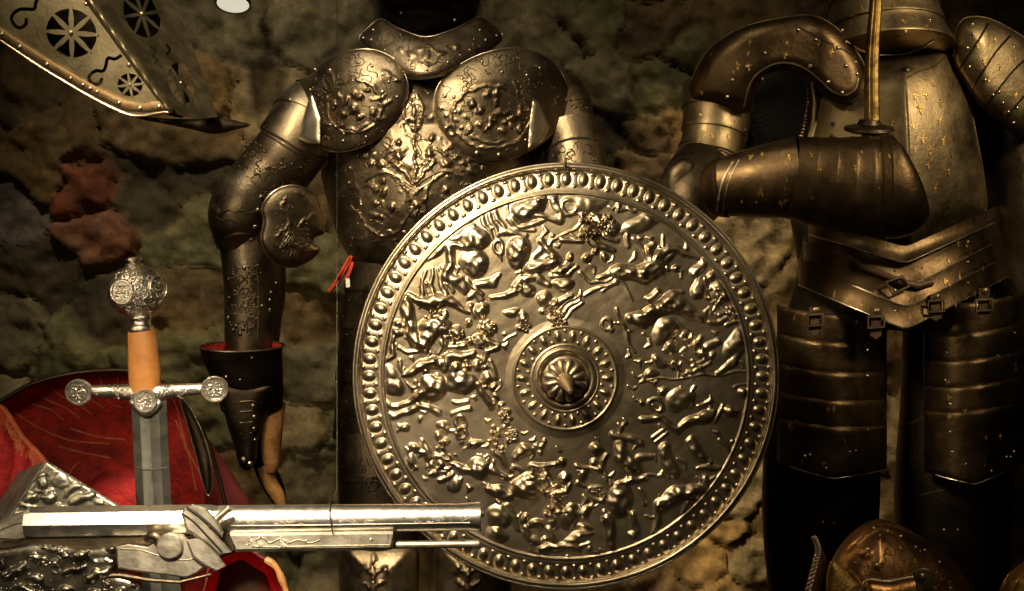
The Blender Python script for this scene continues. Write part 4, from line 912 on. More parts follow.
    link('upper_arm_lames', bm, [gs, gd, rim], root)
    bm = new(); limb(bm, [(706, 160, 26, 2.02), (695, 182, 33, 2.0), (690, 200, 32, 1.98), (694, 220, 25, 1.97)], 0.95, 40)
    plate(bm, [(668, 170), (684, 158), (695, 165), (694, 190), (704, 206), (700, 222), (680, 216), (668, 196)], 1.96, 2.5, 8, 14); link('couter', bm, [bk], root)
    # forearm across the chest: flared cuff to closed mitten
    bm = new(); limb(bm, [(716, 188, 27, 1.90), (724, 187, 31, 1.885), (726, 186.5, 30, 1.885), (760, 182, 36, 1.875), (800, 177, 41, 1.865)], 0.8, 56)
    sf = Surf(bm); gild(bm, flowers(735, 790, 152, 205, 12, 3, 6), 5, 1, sf, 4); ridge(bm, [(733, 162), (724, 178), (719, 196), (717, 212)], 1.6, 2, sf); ridge(bm, [(739, 160), (730, 178), (725, 196), (723, 213)], 0.9, 2, sf)
    fa = link('vambrace', bm, [dk, gd, rim], root)
    bm = new(); limb(bm, lames([(792, 178, 41, 1.862), (840, 184, 46.5, 1.86), (884, 187, 52, 1.86)], 5, 0.025), 0.75, 56, smooth=False)
    limb(bm, [(880, 187, 52, 1.86), (896, 186, 52, 1.86), (906, 184, 48, 1.86), (912, 182, 40, 1.86), (914, 181, 24, 1.86)], 0.75, 56)
    sf = Surf(bm); ridge(bm, [(881, 136), (884, 160), (885, 200)], 1.5, 0, sf, 3); ridge(bm, [(889, 136), (893, 165), (893, 200)], 1.0, 0, sf, 3)
    gild(bm, flowers(810, 900, 150, 200, 8, 2.5, 4.5), 4, 1, sf, 9)
    link('gauntlet', bm, [dk, gd, rim], root)
    # right shoulder lames
    bm = new()
    ro = [(957, 28), (966, 18), (986, 18), (1008, 28), (1030, 44), (1050, 80), (1048, 120), (1030, 134), (1014, 134), (1000, 122), (982, 106), (968, 86), (956, 66), (954, 46)]
    plate(bm, ro, 2.02, 2.2, 22, 30, rim=1.0, rim_mi=0, base=lambda x, y: 0.00035 * np.clip(x - 985, 0, 90))
    sf = Surf(bm)
    for l in ([(972, 88), (984, 70), (996, 52), (1010, 36)], [(985, 108), (998, 90), (1014, 70), (1032, 54)], [(1002, 124), (1014, 108), (1030, 90), (1046, 76)], [(960, 68), (970, 54), (980, 38), (988, 24)]): ridge(bm, l, 1.3, 3, sf)
    rivets(bm, [(969, 67), (967, 48), (973, 34), (985, 80), (993, 95), (999, 92), (1003, 103), (1014, 47), (1013, 123), (1017, 108), (972, 24), (1008, 112)], 2, 2, sf)
    gild(bm, [(984, 62, 5), (978, 45, 4), (1000, 66, 5), (1016, 95, 5), (1004, 112, 4), (995, 40, 4), (1015, 60, 4), (990, 78, 4)], 5, 1, sf, 6)
    link('pauldron', bm, [gs, gd, rim, bk], root)
    bm = new(); limb(bm, [(1015, 80, 42, 2.12), (1020, 150, 40, 2.12), (1026, 220, 38, 2.1), (1024, 300, 34, 2.08), (1020, 390, 30, 2.05), (1020, 420, 24, 2.04)], 1.0, 36); link('arm_plates', bm, [bk], root)
    # waist flange and fauld lames: bands wrapped round the body, each dipping to a point in front
    def band(bm, cx, a, Y0, b, yt, yb, sl, sr, mi=0, lip=0.006):
        th = np.linspace(math.radians(4), math.radians(176), 64); F_, B_ = [], []
        for t in th:
            x = cx + a * math.cos(t); dx = x - cx
            k = (sr if dx > 0 else sl) * (math.sqrt(dx * dx + 16) - 4); cF, cB = [], []
            for u, fl in ((0, 0), (.3, .1), (.6, .35), (.85, .8), (.97, 1), (1, .9)):
                y = yt + (yb - yt) * u - k; Y = Y0 - b * math.sin(t) - lip * fl
                cF.append(bm.verts.new(P(x, y, Y))); cB.append(bm.verts.new(P(x, y, Y + .003)))
            F_.append(cF); B_.append(cB)
        for i in range(len(th) - 1):
            for j in range(5):
                bm.faces.new((F_[i][j], F_[i + 1][j], F_[i + 1][j + 1], F_[i][j + 1])).material_index = mi
                bm.faces.new((B_[i][j], B_[i][j + 1], B_[i + 1][j + 1], B_[i + 1][j])).material_index = mi
            for j in (0, 5): bm.faces.new((F_[i][j], F_[i + 1][j], B_[i + 1][j], B_[i][j])).material_index = mi
        for e in (0, -1):
            for j in range(5): bm.faces.new((F_[e][j], F_[e][j + 1], B_[e][j + 1], B_[e][j])).material_index = mi
        return [c[5].co.copy() for c in F_]
    bm = new(); e = band(bm, 905, 96, 2.10, 0.15, 246, 262, .30, .46, 0, .012); tube(bm, e, S(.9, 2), 6, False, 1)
    link('waist_flange', bm, [dk, rim], root)  # forearm's shade put into the colour as darker steel
    for k, (yt, yb, aa) in enumerate(((262, 286, 99), (282, 306, 103), (302, 328, 107))):
        bm = new(); e = band(bm, 907 - k, aa, 2.105, 0.155 + .006 * k, yt, yb, .42, .52, 0, .008); tube(bm, e, S(.8, 2), 6, False, 1)
        sf = Surf(bm); gild(bm, flowers(935, 985, yt - 25, yb - 20, 4, 3, 5) + flowers(825, 890, yt - 20, yb - 12, 3, 3, 5), 5, 2, sf, 12 + k)
        rivets(bm, [(895, (yt + yb) / 2 - 4), (922, (yt + yb) / 2 - 6), (968, (yt + yb) / 2 - 32)], 1.6, 1, sf)
        link('fauld_lame', bm, [dk, rim, gd], root)  # darker steel here carries the shade under the forearm
    bm = new(); limb(bm, [(898, 236, 94, 2.12), (898, 290, 104, 2.12), (896, 330, 112, 2.12)], 0.5, 48); link('hip_lining', bm, [bk], root)
    # belt with its buckle over the waist
    bm = new(); pxtube(bm, [(850, 264, 1.965), (880, 274, 1.95), (900, 282, 1.94), (918, 286, 1.94), (932, 282, 1.945)], 1.945, 4, 10); link('waist_belt', bm, [M['dark_leather']], root)
    bm = new(); tube(bm, [P(x, y, 1.932) for x, y in ((886, 282), (903, 276), (909, 286), (893, 294))], S(1.6, 1.945), 6, True); link('belt_buckle', bm, [rim], root)
    # tassets: lames laid over each thigh, hung by buckled straps
    def tasset(cx, w, ys, tip, slope, riv, straps, seed):
        bm = new(); ya = ys[0]
        for i in range(len(ys) - 1):
            y0, y1 = ys[i], ys[i + 1]
            f = lambda x: slope * (x - cx)
            n = 8; top = [(cx - w + 2 * w * k / n, y0 - 3 + f(cx - w + 2 * w * k / n) - 5 * (1 - ((k - n / 2) / (n / 2)) ** 2) * -1) for k in range(n + 1)]
            last = i == len(ys) - 2
            bot = []
            for k in range(n, -1, -1):
                x = cx - w + 2 * w * k / n; u = (k - n / 2) / (n / 2)
                bot.append((x, y1 + f(x) + 5 * (1 - u * u) + (tip * (1 - abs(u)) if last else 0)))
            plate(bm, top + bot, 2.03 - 0.007 * i, 2.6, 2.5, 6, base=lambda x, y: 0.0000125 * (x - cx) ** 2 * (55 / w) ** 2 * 1.3 - 0.055, curved=False, rim=0.0, thick=0.004)
            sfp = Surf(bm); ridge(bm, [(x, y - .8) for x, y in bot], 0.75, 1, sfp, 0)
        sf = Surf(bm); rivets(bm, riv, 1.7, 1, sf); gild(bm, flowers(cx - w * .8, cx + w * .8, ys[0] + 4, ys[-1], 10, 3, 5), 5, 2, sf, seed)
        t = link('tasset', bm, [dk, rim, gd], root)
        for x, y, l in straps:
            bm = new(); extr(bm, [(x - 6, y - l), (x + 6, y - l), (x + 6, y + l), (x, y + l + 4), (x - 6, y + l)], 1.935, 0.006, 0, 1); s = link('strap', bm, [M['dark_leather']], t)
            bm = new(); tube(bm, [P(a, b, 1.928) for a, b in ((x - 8, y - 5), (x + 8, y - 6), (x + 8, y + 5), (x - 8, y + 6))], S(1.7, 1.945), 6, True); dome(bm, P(x + 1, y - l + 3, 1.932), Vector((0, -1, 0)), S(3.6, 1.95), .7, 0); link('buckle', bm, [gs], s)
    tasset(832, 55, [312, 340, 370, 398, 424, 466], 8, 0.07, [(868, 350), (868, 376), (810, 455), (805, 456), (850, 452), (856, 451), (826, 468), (868, 430, 1.3)], [(815, 320, 13), (876, 322, 14)], 14)
    tasset(975, 52, [300, 330, 357, 383, 408, 466], 14, -0.10, [(947, 353), (1015, 333), (950, 432), (1011, 457), (1007, 457), (1014, 452), (966, 464), (992, 471), (952, 452), (950, 404), (945, 380, 1.4)], [(936, 306, 12), (984, 305, 17)], 15)
    # thighs, knees and shins
    for cx, w in ((823, 58), (956, 58)):
        bm = new(); limb(bm, [(cx + (6 if cx < 900 else -2), 330, w - 8, 2.1), (cx, 400, w - 4, 2.09), (cx - 2, 480, w, 2.08), (cx - 3, 540, w - 2, 2.08), (cx - 2, 640, w - 10, 2.08), (cx, 760, w - 10, 2.1), (cx, 900, w - 20, 2.09), (cx, 1020, w - 30, 2.08), (cx, 1052, w - 28, 2.07)], 0.9, 44)
        sf = Surf(bm); rivets(bm, [(834, 523, 1.6), (823, 522, 1.3), (944, 530, 1.8), (958, 530, 1.4), (930, 405, 1.6), (893, 500, 1.2)], 1.6, 1, sf)
        if cx > 900: ridge(bm, [(906, 425), (918, 420), (930, 413)], 0.8, 1, sf); ridge(bm, [(915, 458), (926, 458), (938, 455)], 0.8, 1, sf); ridge(bm, [(920, 495), (930, 493), (945, 490)], .7, 1, sf)
        f = P(cx, 1050, 2.0); f.z = 0.04; ball(bm, f, 0.055, 0.14, 0.04, 0, 16, 8)
        link('leg_harness', bm, [M['pitch'], rim], root)
gilt_suit()

# the gilded sword held upright in the mitten
M['old_gold'] = metal('dull_old_gilding', (0.13, 0.08, 0.025), (0.46, 0.29, 0.09), 0.35, 0.55, 60, 0.3)
def gilded_sword():
    Y = 1.885
    root = thing('sword', 'slender gilded sword held upright against the gilt breastplate, dark round guard', 'sword', P(872, 190, Y))
    bm = new(); n = 4
    prof = [(872, 122), (872, 60), (876, 0), (880, -80), (884, -170), (887, -220)]
    wid = [8, 7.2, 6.4, 5.4, 4, 1]
    limb(bm, [(p[0], p[1], w, Y) for p, w in zip(prof, wid)], 0.7, 8, 4)
    sf = Surf(bm)
    for dx in (-2.6, 2.6): ridge(bm, [(872 + dx, 118), (872 + dx, 60), (876 + dx * .9, 0)], 0.8, 0, sf)
    link('blade', bm, [M['old_gold']], root, 25)
    bm = new(); lathe(bm, [(-.004, S(9, Y)), (-.003, S(20, Y)), (0.0, S(25, Y)), (0.004, S(24, Y)), (0.008, S(12, Y)), (0.014, S(10, Y))], P(869, 130, Y), (0.0, -0.25, 1), 32)
    link('guard', bm, [M['black']], root)
    bm = new(); limb(bm, [(870, 131, 8, Y), (869, 165, 9, Y), (868, 195, 8, Y), (868, 205, 13, Y), (868, 212, 8, Y)], 1, 16); link('grip', bm, [M['dark_leather']], root)
gilded_sword()
# ================================================================== PIERCED VISOR (upper left)
def pierced_visor():
    Y = 1.52
    root = thing('helmet_visor', 'pointed olive steel visor pierced with spoked wheels and wavy slots, upper left corner', 'visor', P(110, 60, Y))
    vs_, bd_, rim, bk = M['visor'], M['visor_band'], M['steelrim'], M['black']
    def circ(x, y, a, b, an=0, n=36):
        c, s = math.cos(math.radians(an)), math.sin(math.radians(an))
        return [(x + a * math.cos(t) * c - b * math.sin(t) * s, y + a * math.cos(t) * s + b * math.sin(t) * c) for t in np.linspace(0, 2 * math.pi, n, endpoint=False)]
    def wheel(bm, x, y, a, b, an, base, n, r0, phase):
        """tapered spokes and a hub riveted inside a round opening"""
        hub = P(x, y, base(x, y))
        c, s = math.cos(math.radians(an)), math.sin(math.radians(an))
        for k in range(n):
            t = phase + 2 * math.pi * k / n
            ex, ey = x + a * 1.06 * math.cos(t) * c - b * 1.06 * math.sin(t) * s, y + a * 1.06 * math.cos(t) * s + b * 1.06 * math.sin(t) * c
            dx, dy = ex - x, ey - y; L = math.hypot(dx, dy); nx, ny = -dy / L, dx / L
            A = []
            for (u, w) in ((0.0, r0 * .75), (.55, r0), (1.0, r0 * .45)):
                for sg in (-1, 1): A.append((x + dx * u + nx * w * sg, y + dy * u + ny * w * sg))
            f = [bm.verts.new(P(p[0], p[1], base(*p) - 0.0012)) for p in A]; g = [bm.verts.new(P(p[0], p[1], base(*p) + 0.0012)) for p in A]
            for i in (0, 2):
                bm.faces.new((f[i], f[i + 1], f[i + 3], f[i + 2])); bm.faces.new((g[i], g[i + 2], g[i + 3], g[i + 1]))
                bm.faces.new((f[i], f[i + 2], g[i + 2], g[i])); bm.faces.new((f[i + 1], g[i + 1], g[i + 3], f[i + 3]))
        dome(bm, hub + Vector((0, -0.001, 0)), Vector((0, -1, 0)), S(r0 * 1.2, Y), .7, 0)
    def slot(pts, w):
        """a wavy slot cut right through the plate"""
        q = crom(pts, 5); a = np.array(q); d = np.gradient(a, axis=0); d /= np.hypot(d[:, 0], d[:, 1])[:, None]; nn = np.stack([-d[:, 1], d[:, 0]], 1) * w
        return [tuple(p) for p in a + nn] + [tuple(p) for p in (a - nn)[::-1]]
    # the ridge line runs from (86,-30) to (171,112); both faces slope back from it
    def dr(x, y): return np.abs((np.asarray(x) - 90) * 0.815 - (np.asarray(y) - 0) * 0.579)
    bl = lambda x, y: 0.00032 * dr(x, y) + 0.0000012 * dr(x, y) ** 2
    br = lambda x, y: 0.0018 * dr(x, y)
    # left face
    o1 = [(-50, 8), (-24, -12), (-20, -60), (66, -60), (90, 0), (130, 56), (172, 112), (160, 113), (141, 116), (126, 114), (100, 102), (75, 88), (50, 73), (25, 57), (0, 40), (-24, 26)]
    h1 = [circ(71.5, 33, 26, 23.5, 35), circ(130, 85, 12.5, 11.5, 20)]
    s1 = [slot([(40, -6), (36, 2), (34, 9), (26, 9), (18, 10), (12, 16), (13, 23), (19, 28), (26, 24), (26, 18)], 1.8),
          slot([(122, 55), (115, 59), (108, 58), (106, 65), (103, 71), (95, 71), (89, 77), (92, 83), (99, 84), (102, 78)], 1.7), slot([(48, -10), (60, -6), (66, -14)], 1.2)]
    bm = new(); plate(bm, o1, Y, 2.1, 0, 10, base=bl, holes=h1 + s1, curved=False, thick=0.004)
    wheel(bm, 71.5, 33, 26, 23.5, 35, lambda x, y: Y + float(bl(x, y)), 8, 2.7, .2); wheel(bm, 130, 85, 12.5, 11.5, 20, lambda x, y: Y + float(bl(x, y)), 8, 1.5, .3)
    sf = Surf(bm)
    bnd = [(-24, 22), (0, 36), (25, 52.5), (50, 68.5), (75, 83), (100, 97), (126, 108.5), (142, 110), (160, 107)]
    pts = []
    tube(bm, [P(x, y, Y + float(bl(x, y)) - 0.001) for x, y in crom([(-30, 22), (0, 40), (25, 57), (50, 73), (75, 88), (100, 102), (126, 114), (141, 116), (160, 113), (171, 112)], 4)], S(1.5, Y), 8, False, 1)
    for i, (x, y) in enumerate(bnd[:-1]):
        x2, y2 = bnd[i + 1]
    rivets(bm, [(20, 47, 2.4), (47, 64.5, 2.4), (71, 79), (83, 85), (90, 88), (97, 91.5), (119, 103), (140, 108.5, 2.4), (159, 107), (129, 65, 2.6), (86, 4, 2.4), (-2, 30)], 2.0, 0, sf)
    l = link('pierced_plate', bm, [vs_, rim], root, 30)
    bm = new()
    band = [(-24, 14), (0, 27), (25, 44), (50, 60), (75, 75), (100, 89), (126, 101), (142, 103.5), (163, 100)]
    low = [(168, 109), (142, 112.5), (126, 111), (100, 99.5), (75, 85.5), (50, 70.5), (25, 54.5), (0, 38.5), (-24, 24.5)]
    plate(bm, band + low, Y - 0.003, 2.0, 0.8, 4, base=bl, curved=False, thick=0.002)
    sf = Surf(bm); rivets(bm, [(20, 47, 2.8), (47, 64.5, 2.8), (71, 78.5, 2.2), (83, 85, 2.2), (90, 88.5, 2.2), (97, 92, 2.2), (119, 103, 2.4), (140, 108.5, 2.8), (159, 106.5, 2.2), (2, 34, 2.6)], 2.2, 2, sf)
    link('edge_band', bm, [bd_, vs_, rim], root, 30)
    # right face
    o2 = [(66, -60), (162, -60), (174, -10), (186, 30), (203, 75), (218, 117), (196, 119), (172, 113), (130, 56), (90, 0)]
    h2 = [circ(181, 83, 12, 21, -16), circ(142, 14, 17, 25, -25)]
    s2 = [slot([(150, 47), (156, 50), (153, 56), (158, 60), (154, 64)], 1.0), slot([(166, 44), (170, 50), (166, 55)], 1.0), slot([(158, 64), (163, 67)], .9)]
    bm = new(); plate(bm, o2, Y, 2.1, 0, 10, base=br, holes=h2 + s2, curved=False, thick=0.004)
    wheel(bm, 181, 83, 12, 21, -16, lambda x, y: Y + float(br(x, y)), 8, 1.5, .3); wheel(bm, 142, 14, 17, 25, -25, lambda x, y: Y + float(br(x, y)), 8, 1.9, .2)
    link('pierced_plate', bm, [vs_, rim], root, 30)
    bm = new()
    plate(bm, [(84, -12), (93, -3), (134, 52), (174, 108), (171, 114), (164, 109), (124, 56), (84, 0)], Y - 0.004, 2.0, 1.6, 4, base=lambda x, y: 0.0008 * dr(x, y), curved=False, thick=0.004)
    sf = Surf(bm); rivets(bm, [(108.5, 14.5), (129.5, 45), (150, 74), (171, 102), (97, 2, 2), (120, 31, 1.6)], 2.3, 1, sf)
    link('ridge_strip', bm, [vs_, rim], root, 30)
    # dark lower plate with its tip
    bm = new(); plate(bm, [(112, 110), (150, 117), (190, 119), (217, 117), (238, 121), (252, 125), (238, 129), (215, 134), (190, 129), (165, 124), (135, 118)], Y + 0.06, 2.4, 6, 9, base=lambda x, y: 0.0004 * np.abs(x - 170), thick=0.004)
    link('chin_plate', bm, [bk], root)
    bm = new(); limb(bm, [(30, -70, 70, Y + .13), (80, -10, 62, Y + .13), (130, 50, 42, Y + .13), (170, 96, 20, Y + .12), (186, 112, 8, Y + .11)], 0.5, 30); link('inner_shell', bm, [bk], root)
pierced_visor()

# ================================================================== SWORD WITH SILVER HILT
def hilt_sword():
    Y = 1.42
    root = thing('sword', 'upright sword with chased silver round pommel, orange leather grip and disc-ended crossguard', 'sword', P(150, 480, Y))
    sv, sd = M['silver'], M['black']
    ax = P(136, 290, Y) - P(145, 400, Y); ax.normalize()
    # pommel
    bm = new(); c = P(136.5, 291, Y); r = S(29, Y)
    ball(bm, c, r, r * .95, r * .92, 0, 40, 26)
    lathe(bm, [(r * .86, S(8, Y)), (r * .93, S(9, Y)), (r * 1.0, S(5, Y)), (r * 1.03, S(5, Y)), (r * 1.06, S(7.6, Y)), (r * 1.13, S(7.6, Y)), (r * 1.17, S(5, Y)), (r * 1.18, S(1, Y))], c, ax, 20)
    sf = Surf(bm); poly = [(118, 268), (155, 268), (164, 290), (152, 314), (122, 314), (109, 290)]
    scrolls(bm, poly, 46, 2, 4.5, 0.65, 0, 60, sf)
    pm = link('pommel', bm, [sv], root)
    def medallion(x, y, rr, par, nrm=None, Yd=None, seed=1):
        bm = new(); l = P(x, y, Yd) if Yd else Surf_p.hit(x, y)[0]; n = Vector(nrm) if nrm else Surf_p.hit(x, y)[1]
        lathe(bm, [(-.004, S(rr, Y)), (0.0006, S(rr, Y)), (0.0012, S(rr * .95, Y)), (0.0012, S(rr * .86, Y)), (0.0001, S(rr * .8, Y)), (0.0001, 0.0)], l, n, 32)
        s2 = Surf(bm); rg = random.Random(seed)
        for k in range(14):
            a, q = rg.uniform(0, 6.3), rr * .66 * math.sqrt(rg.random()); ridge(bm, scroll(x + q * math.cos(a) * .8, y + q * math.sin(a), rr * .22, rg.uniform(0, 6), .7, 1, 6), .75, 0, s2, 0, 5)
        for k in range(10): rivets(bm, [(x + rr * .5 * math.cos(k * .63), y + rr * .5 * math.sin(k * .63), 1.2)], 1.2, 0, s2)
        return link('medallion', bm, [sv], par)
    tmp = new(); ball(tmp, c, r, r * .95, r * .92, 0, 40, 26); Surf_p = Surf(tmp); tmp.free()
    medallion(122, 292, 12.5, pm, seed=2); medallion(158.5, 288, 12, pm, seed=3)
    # neck ferrule
    bm = new(); limb(bm, [(140, 314, 9, Y), (141, 318, 11, Y), (141, 320, 10, Y), (141, 324, 10, Y), (141, 327, 12.5, Y), (141.5, 331, 12.5, Y), (141.5, 332, 11, Y)], 1, 28, 3); link('ferrule', bm, [sv], root)
    bm = new(); limb(bm, [(141.5, 329, 13, Y), (142, 334, 14, Y), (143, 350, 15, Y), (144.5, 372, 16, Y), (145, 392, 15, Y)], .8, 30); link('grip', bm, [M['grip']], root)
    # crossguard
    bm = new(); limb(bm, [(80, 393, 5, Y), (90, 392, 6, Y), (96, 391, 6, Y), (120, 391.5, 7.6, Y), (145, 393.5, 10.5, Y - .002), (170, 391, 7.6, Y), (196, 389, 6, Y), (202, 389, 6, Y), (212, 390, 5, Y)], .8, 26, 5)
    sf = Surf(bm); scrolls(bm, [(94, 386), (200, 384), (200, 396), (145, 406), (94, 398)], 34, 2, 4, .6, 0, 65, sf)
    ridge(bm, [(96, 387), (120, 386), (145, 386), (170, 385), (196, 384)], 1.0, 0, sf)
    g = link('crossguard', bm, [sv], root)
    medallion(78.5, 392.5, 13.5, g, (0.05, -1, -0.16), Y - S(6, Y), 4); medallion(214.5, 389.5, 13.5, g, (0.1, -1, -0.16), Y - S(6, Y), 5); medallion(145, 401, 12, g, (0, -1, -0.1), Y - S(11, Y), 6)
    bm = new(); plate(bm, [(131, 400), (160, 400), (158, 410), (145, 417), (133, 409)], Y - S(7, Y), 2, 2, 4, thick=0.01); link('langet', bm, [sv], g)
    # blade
    bm = new(); t = S(5, Y); rows = []
    for (xl, xr, y) in ((131, 166.5, 400), (133, 168, 440), (136, 171, 500), (140, 178, 560), (146, 186, 640), (152, 190, 760), (164, 190, 860), (178, 182, 890)):
        m = (xl + xr) / 2; w = (xr - xl) / 2
        prof = [(-1, 0), (-.55, -.8), (-.35, -.75), (0, -.35), (.35, -.75), (.55, -.8), (1, 0), (.55, .8), (0, .4), (-.55, .8)]
        rows.append([bm.verts.new(P(m + u * w, y, Y + v * t)) for u, v in prof])
    for a, b in zip(rows[:-1], rows[1:]):
        for k in range(10): bm.faces.new((a[k], a[(k + 1) % 10], b[(k + 1) % 10], b[k]))
    bm.faces.new(rows[0]); bm.faces.new(rows[-1])
    sf = Surf(bm); ridge(bm, [(134, 468), (145, 469.5), (156, 469.5), (169.5, 467)], .8, 1, sf)
    link('blade', bm, [M['blade'], M['silver']], root, 20)
hilt_sword()

# ================================================================== STEEL SADDLE LINED WITH RED VELVET
def war_saddle():
    Y = 1.72
    root = thing('saddle', 'steel war saddle with quilted red velvet lining behind the silver hilted sword', 'saddle', P(100, 560, Y))
    vel, vb, vd, bk = M['velvet'], M['velvet_bright'], M['velvet_dark'], M['black']
    # hollow cantle
    o = [(-60, 440), (-20, 414), (0, 402), (30, 385), (65, 375), (100, 371), (135, 372), (162, 382), (182, 400), (199, 425), (212, 455), (222, 490), (232, 540), (230, 640), (80, 680), (-60, 640)]
    bm = new(); plate(bm, o, Y, 3.0, -60, 130, thick=0.004, base=lambda x, y: 0.0000015 * (x - 110) ** 2)
    sf = Surf(bm)
    for l in ([(22, 398), (36, 405), (52, 410), (64, 420)], [(32, 390), (48, 400), (66, 408), (80, 418)], [(48, 384), (62, 396), (78, 404), (92, 414)], [(60, 380), (76, 392), (92, 400), (104, 408)], [(100, 376), (104, 390), (110, 402), (122, 408)], [(118, 374), (119, 388), (122, 400)],
              [(14, 412), (40, 428), (70, 440), (110, 444)], [(70, 428), (95, 436), (125, 440)], [(58, 446), (80, 452), (110, 458)], [(80, 462), (72, 470), (66, 486)], [(172, 396), (178, 410), (182, 430), (186, 450)], [(176, 420), (186, 446), (200, 474)], [(182, 428), (190, 460), (196, 490)]):
        ridge(bm, l, 1.1, 1, sf)
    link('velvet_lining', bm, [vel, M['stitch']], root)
    bm = new(); q = crom([p for p in o[:13]], 6)
    tube(bm, [P(x, y, Y - 0.004 + 0.0000015 * (x - 110) ** 2) for x, y in q], [S(2.6 if 120 > x else 2.2, Y) for x, y in q], 10)
    link('steel_rim', bm, [bk], root)
    # steel side seen edge-on, and the lining of the far flap
    bm = new(); plate(bm, [(180, 398), (190, 408), (202, 432), (210, 458), (212, 482), (208, 496), (202, 480), (195, 452), (187, 424)], Y - 0.05, 2.4, 5, 8, thick=0.005, rim=.9, rim_mi=1); link('side_bow', bm, [bk, M['steelrim']], root)
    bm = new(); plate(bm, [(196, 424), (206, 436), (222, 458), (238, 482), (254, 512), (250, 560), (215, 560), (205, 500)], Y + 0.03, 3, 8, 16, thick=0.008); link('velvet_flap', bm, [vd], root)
    # bright seat velvet in the middle and the frayed front panel
    bm = new(); pr = [('c', [(92, 492, 4), (112, 478, 5), (128, 474, 3)], .3), ('c', [(84, 500, 3), (96, 482, 4), (108, 470, 2)], .4)]
    plate(bm, [(70, 506), (84, 488), (100, 474), (118, 468), (136, 470), (150, 480), (160, 510), (150, 545), (100, 550), (72, 530)], Y - 0.11, 2.6, 16, 26, prims=pr, thick=0.01)
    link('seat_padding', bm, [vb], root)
    bm = new(); pf = [(-60, 392), (-30, 396), (0, 404), (8, 410), (16, 422), (26, 438), (40, 452), (49, 464), (42, 480), (30, 500), (10, 530), (-10, 560), (-60, 560)]
    pr = [('c', [(-10, 420, 8), (5, 450, 12), (0, 490, 10)], .5), ('c', [(20, 440, 5), (22, 465, 8), (10, 500, 8)], .5)]
    plate(bm, pf, Y - 0.20, 2.6, 12, 22, prims=pr, thick=0.008)
    sf = Surf(bm); rg = random.Random(3)
    for k in range(60):
        t = rg.random(); e = crom(pf[2:8], 8); x, y = e[int(t * (len(e) - 1))]; x -= rg.uniform(1, 7); y += rg.uniform(0, 4)
        ridge(bm, [(x, y), (x - rg.uniform(1, 4), y + rg.uniform(3, 8)), (x + rg.uniform(-5, 3), y + rg.uniform(8, 14))], rg.uniform(.6, 1.1), 1, sf, 3, 4)
    q = crom(pf[2:8], 6); tube(bm, [P(x - 2, y + 1, Y - 0.207) for x, y in q], S(2.2, Y), 8, False, 1)
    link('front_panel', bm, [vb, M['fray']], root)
war_saddle()

# ================================================================== EMBOSSED SILVER PLAQUE
def plaque():
    Y = 1.36
    root = thing('embossed_plaque', 'tilted square silver plaque with raised figures, standing on its corner behind the long pistol', 'plaque', P(50, 530, Y))
    o = [(45.5, 461), (140, 519), (84, 606), (-10, 548)]
    pr = [('e', 43, 484, 6, 7, -20, 6), ('e', 41, 476, 6, 3, -10, 4), ('c', [(36, 479, 2), (46, 474, 2)], 1), ('e', 48, 498, 8, 6, 0, 7), ('e', 31, 498, 9, 5, 0, 5), ('c', [(38, 491, 3), (52, 491, 2.6)], .9), ('c', [(71, 502, 4), (82, 498, 5), (92, 495, 3.6)], 1), ('c', [(66, 494, 3), (72, 488, 3.6), (80, 485, 3)], .9),
          ('e', 60, 480, 7, 6, 0, 2), ('r', 62, 478, 9, 8, 2, 1.4), ('c', [(22, 505, 3), (34, 508, 3)], .8), ('e', 100, 504, 5, 3, 30, 3), ('c', [(58, 506, 3), (66, 510, 4)], 1), ('e', 20, 520, 10, 8, 0, 6), ('e', 60, 540, 14, 10, 0, 7), ('e', 90, 550, 10, 9, 0, 6), ('c', [(30, 540, 5), (50, 560, 6), (70, 580, 5)], 1)]
    bm = new(); plate(bm, o, Y, 1.5, 1.5, 4, prims=[(p[0], p[1], p[2] * .7) if p[0] == 'c' else p[:-1] + (p[-1] * .65,) for p in pr], curved=False, thick=0.012)
    link('embossed_face', bm, [M['plaque']], root, 40)
    bm = new(); pxtube(bm, [(x, y) for x, y in o], Y - 0.001, 1.2, 6, True); link('bright_edge', bm, [M['silver']], root)
    bm = new(); a = [(45, 461), (-10, 548)]
    v = [bm.verts.new(p) for p in (P(44.5, 461, Y + .001), P(-11, 548, Y + .001), P(-34, 548, Y + .07), P(19, 472, Y + .07))]; w = [bm.verts.new(p.co + Vector((.003, .002, 0))) for p in v]
    bm.faces.new(v); bm.faces.new(w[::-1])
    for i in range(4): bm.faces.new((v[i], w[i], w[(i + 1) % 4], v[(i + 1) % 4]))
    link('side_plate', bm, [M['lock']], root)
plaque()

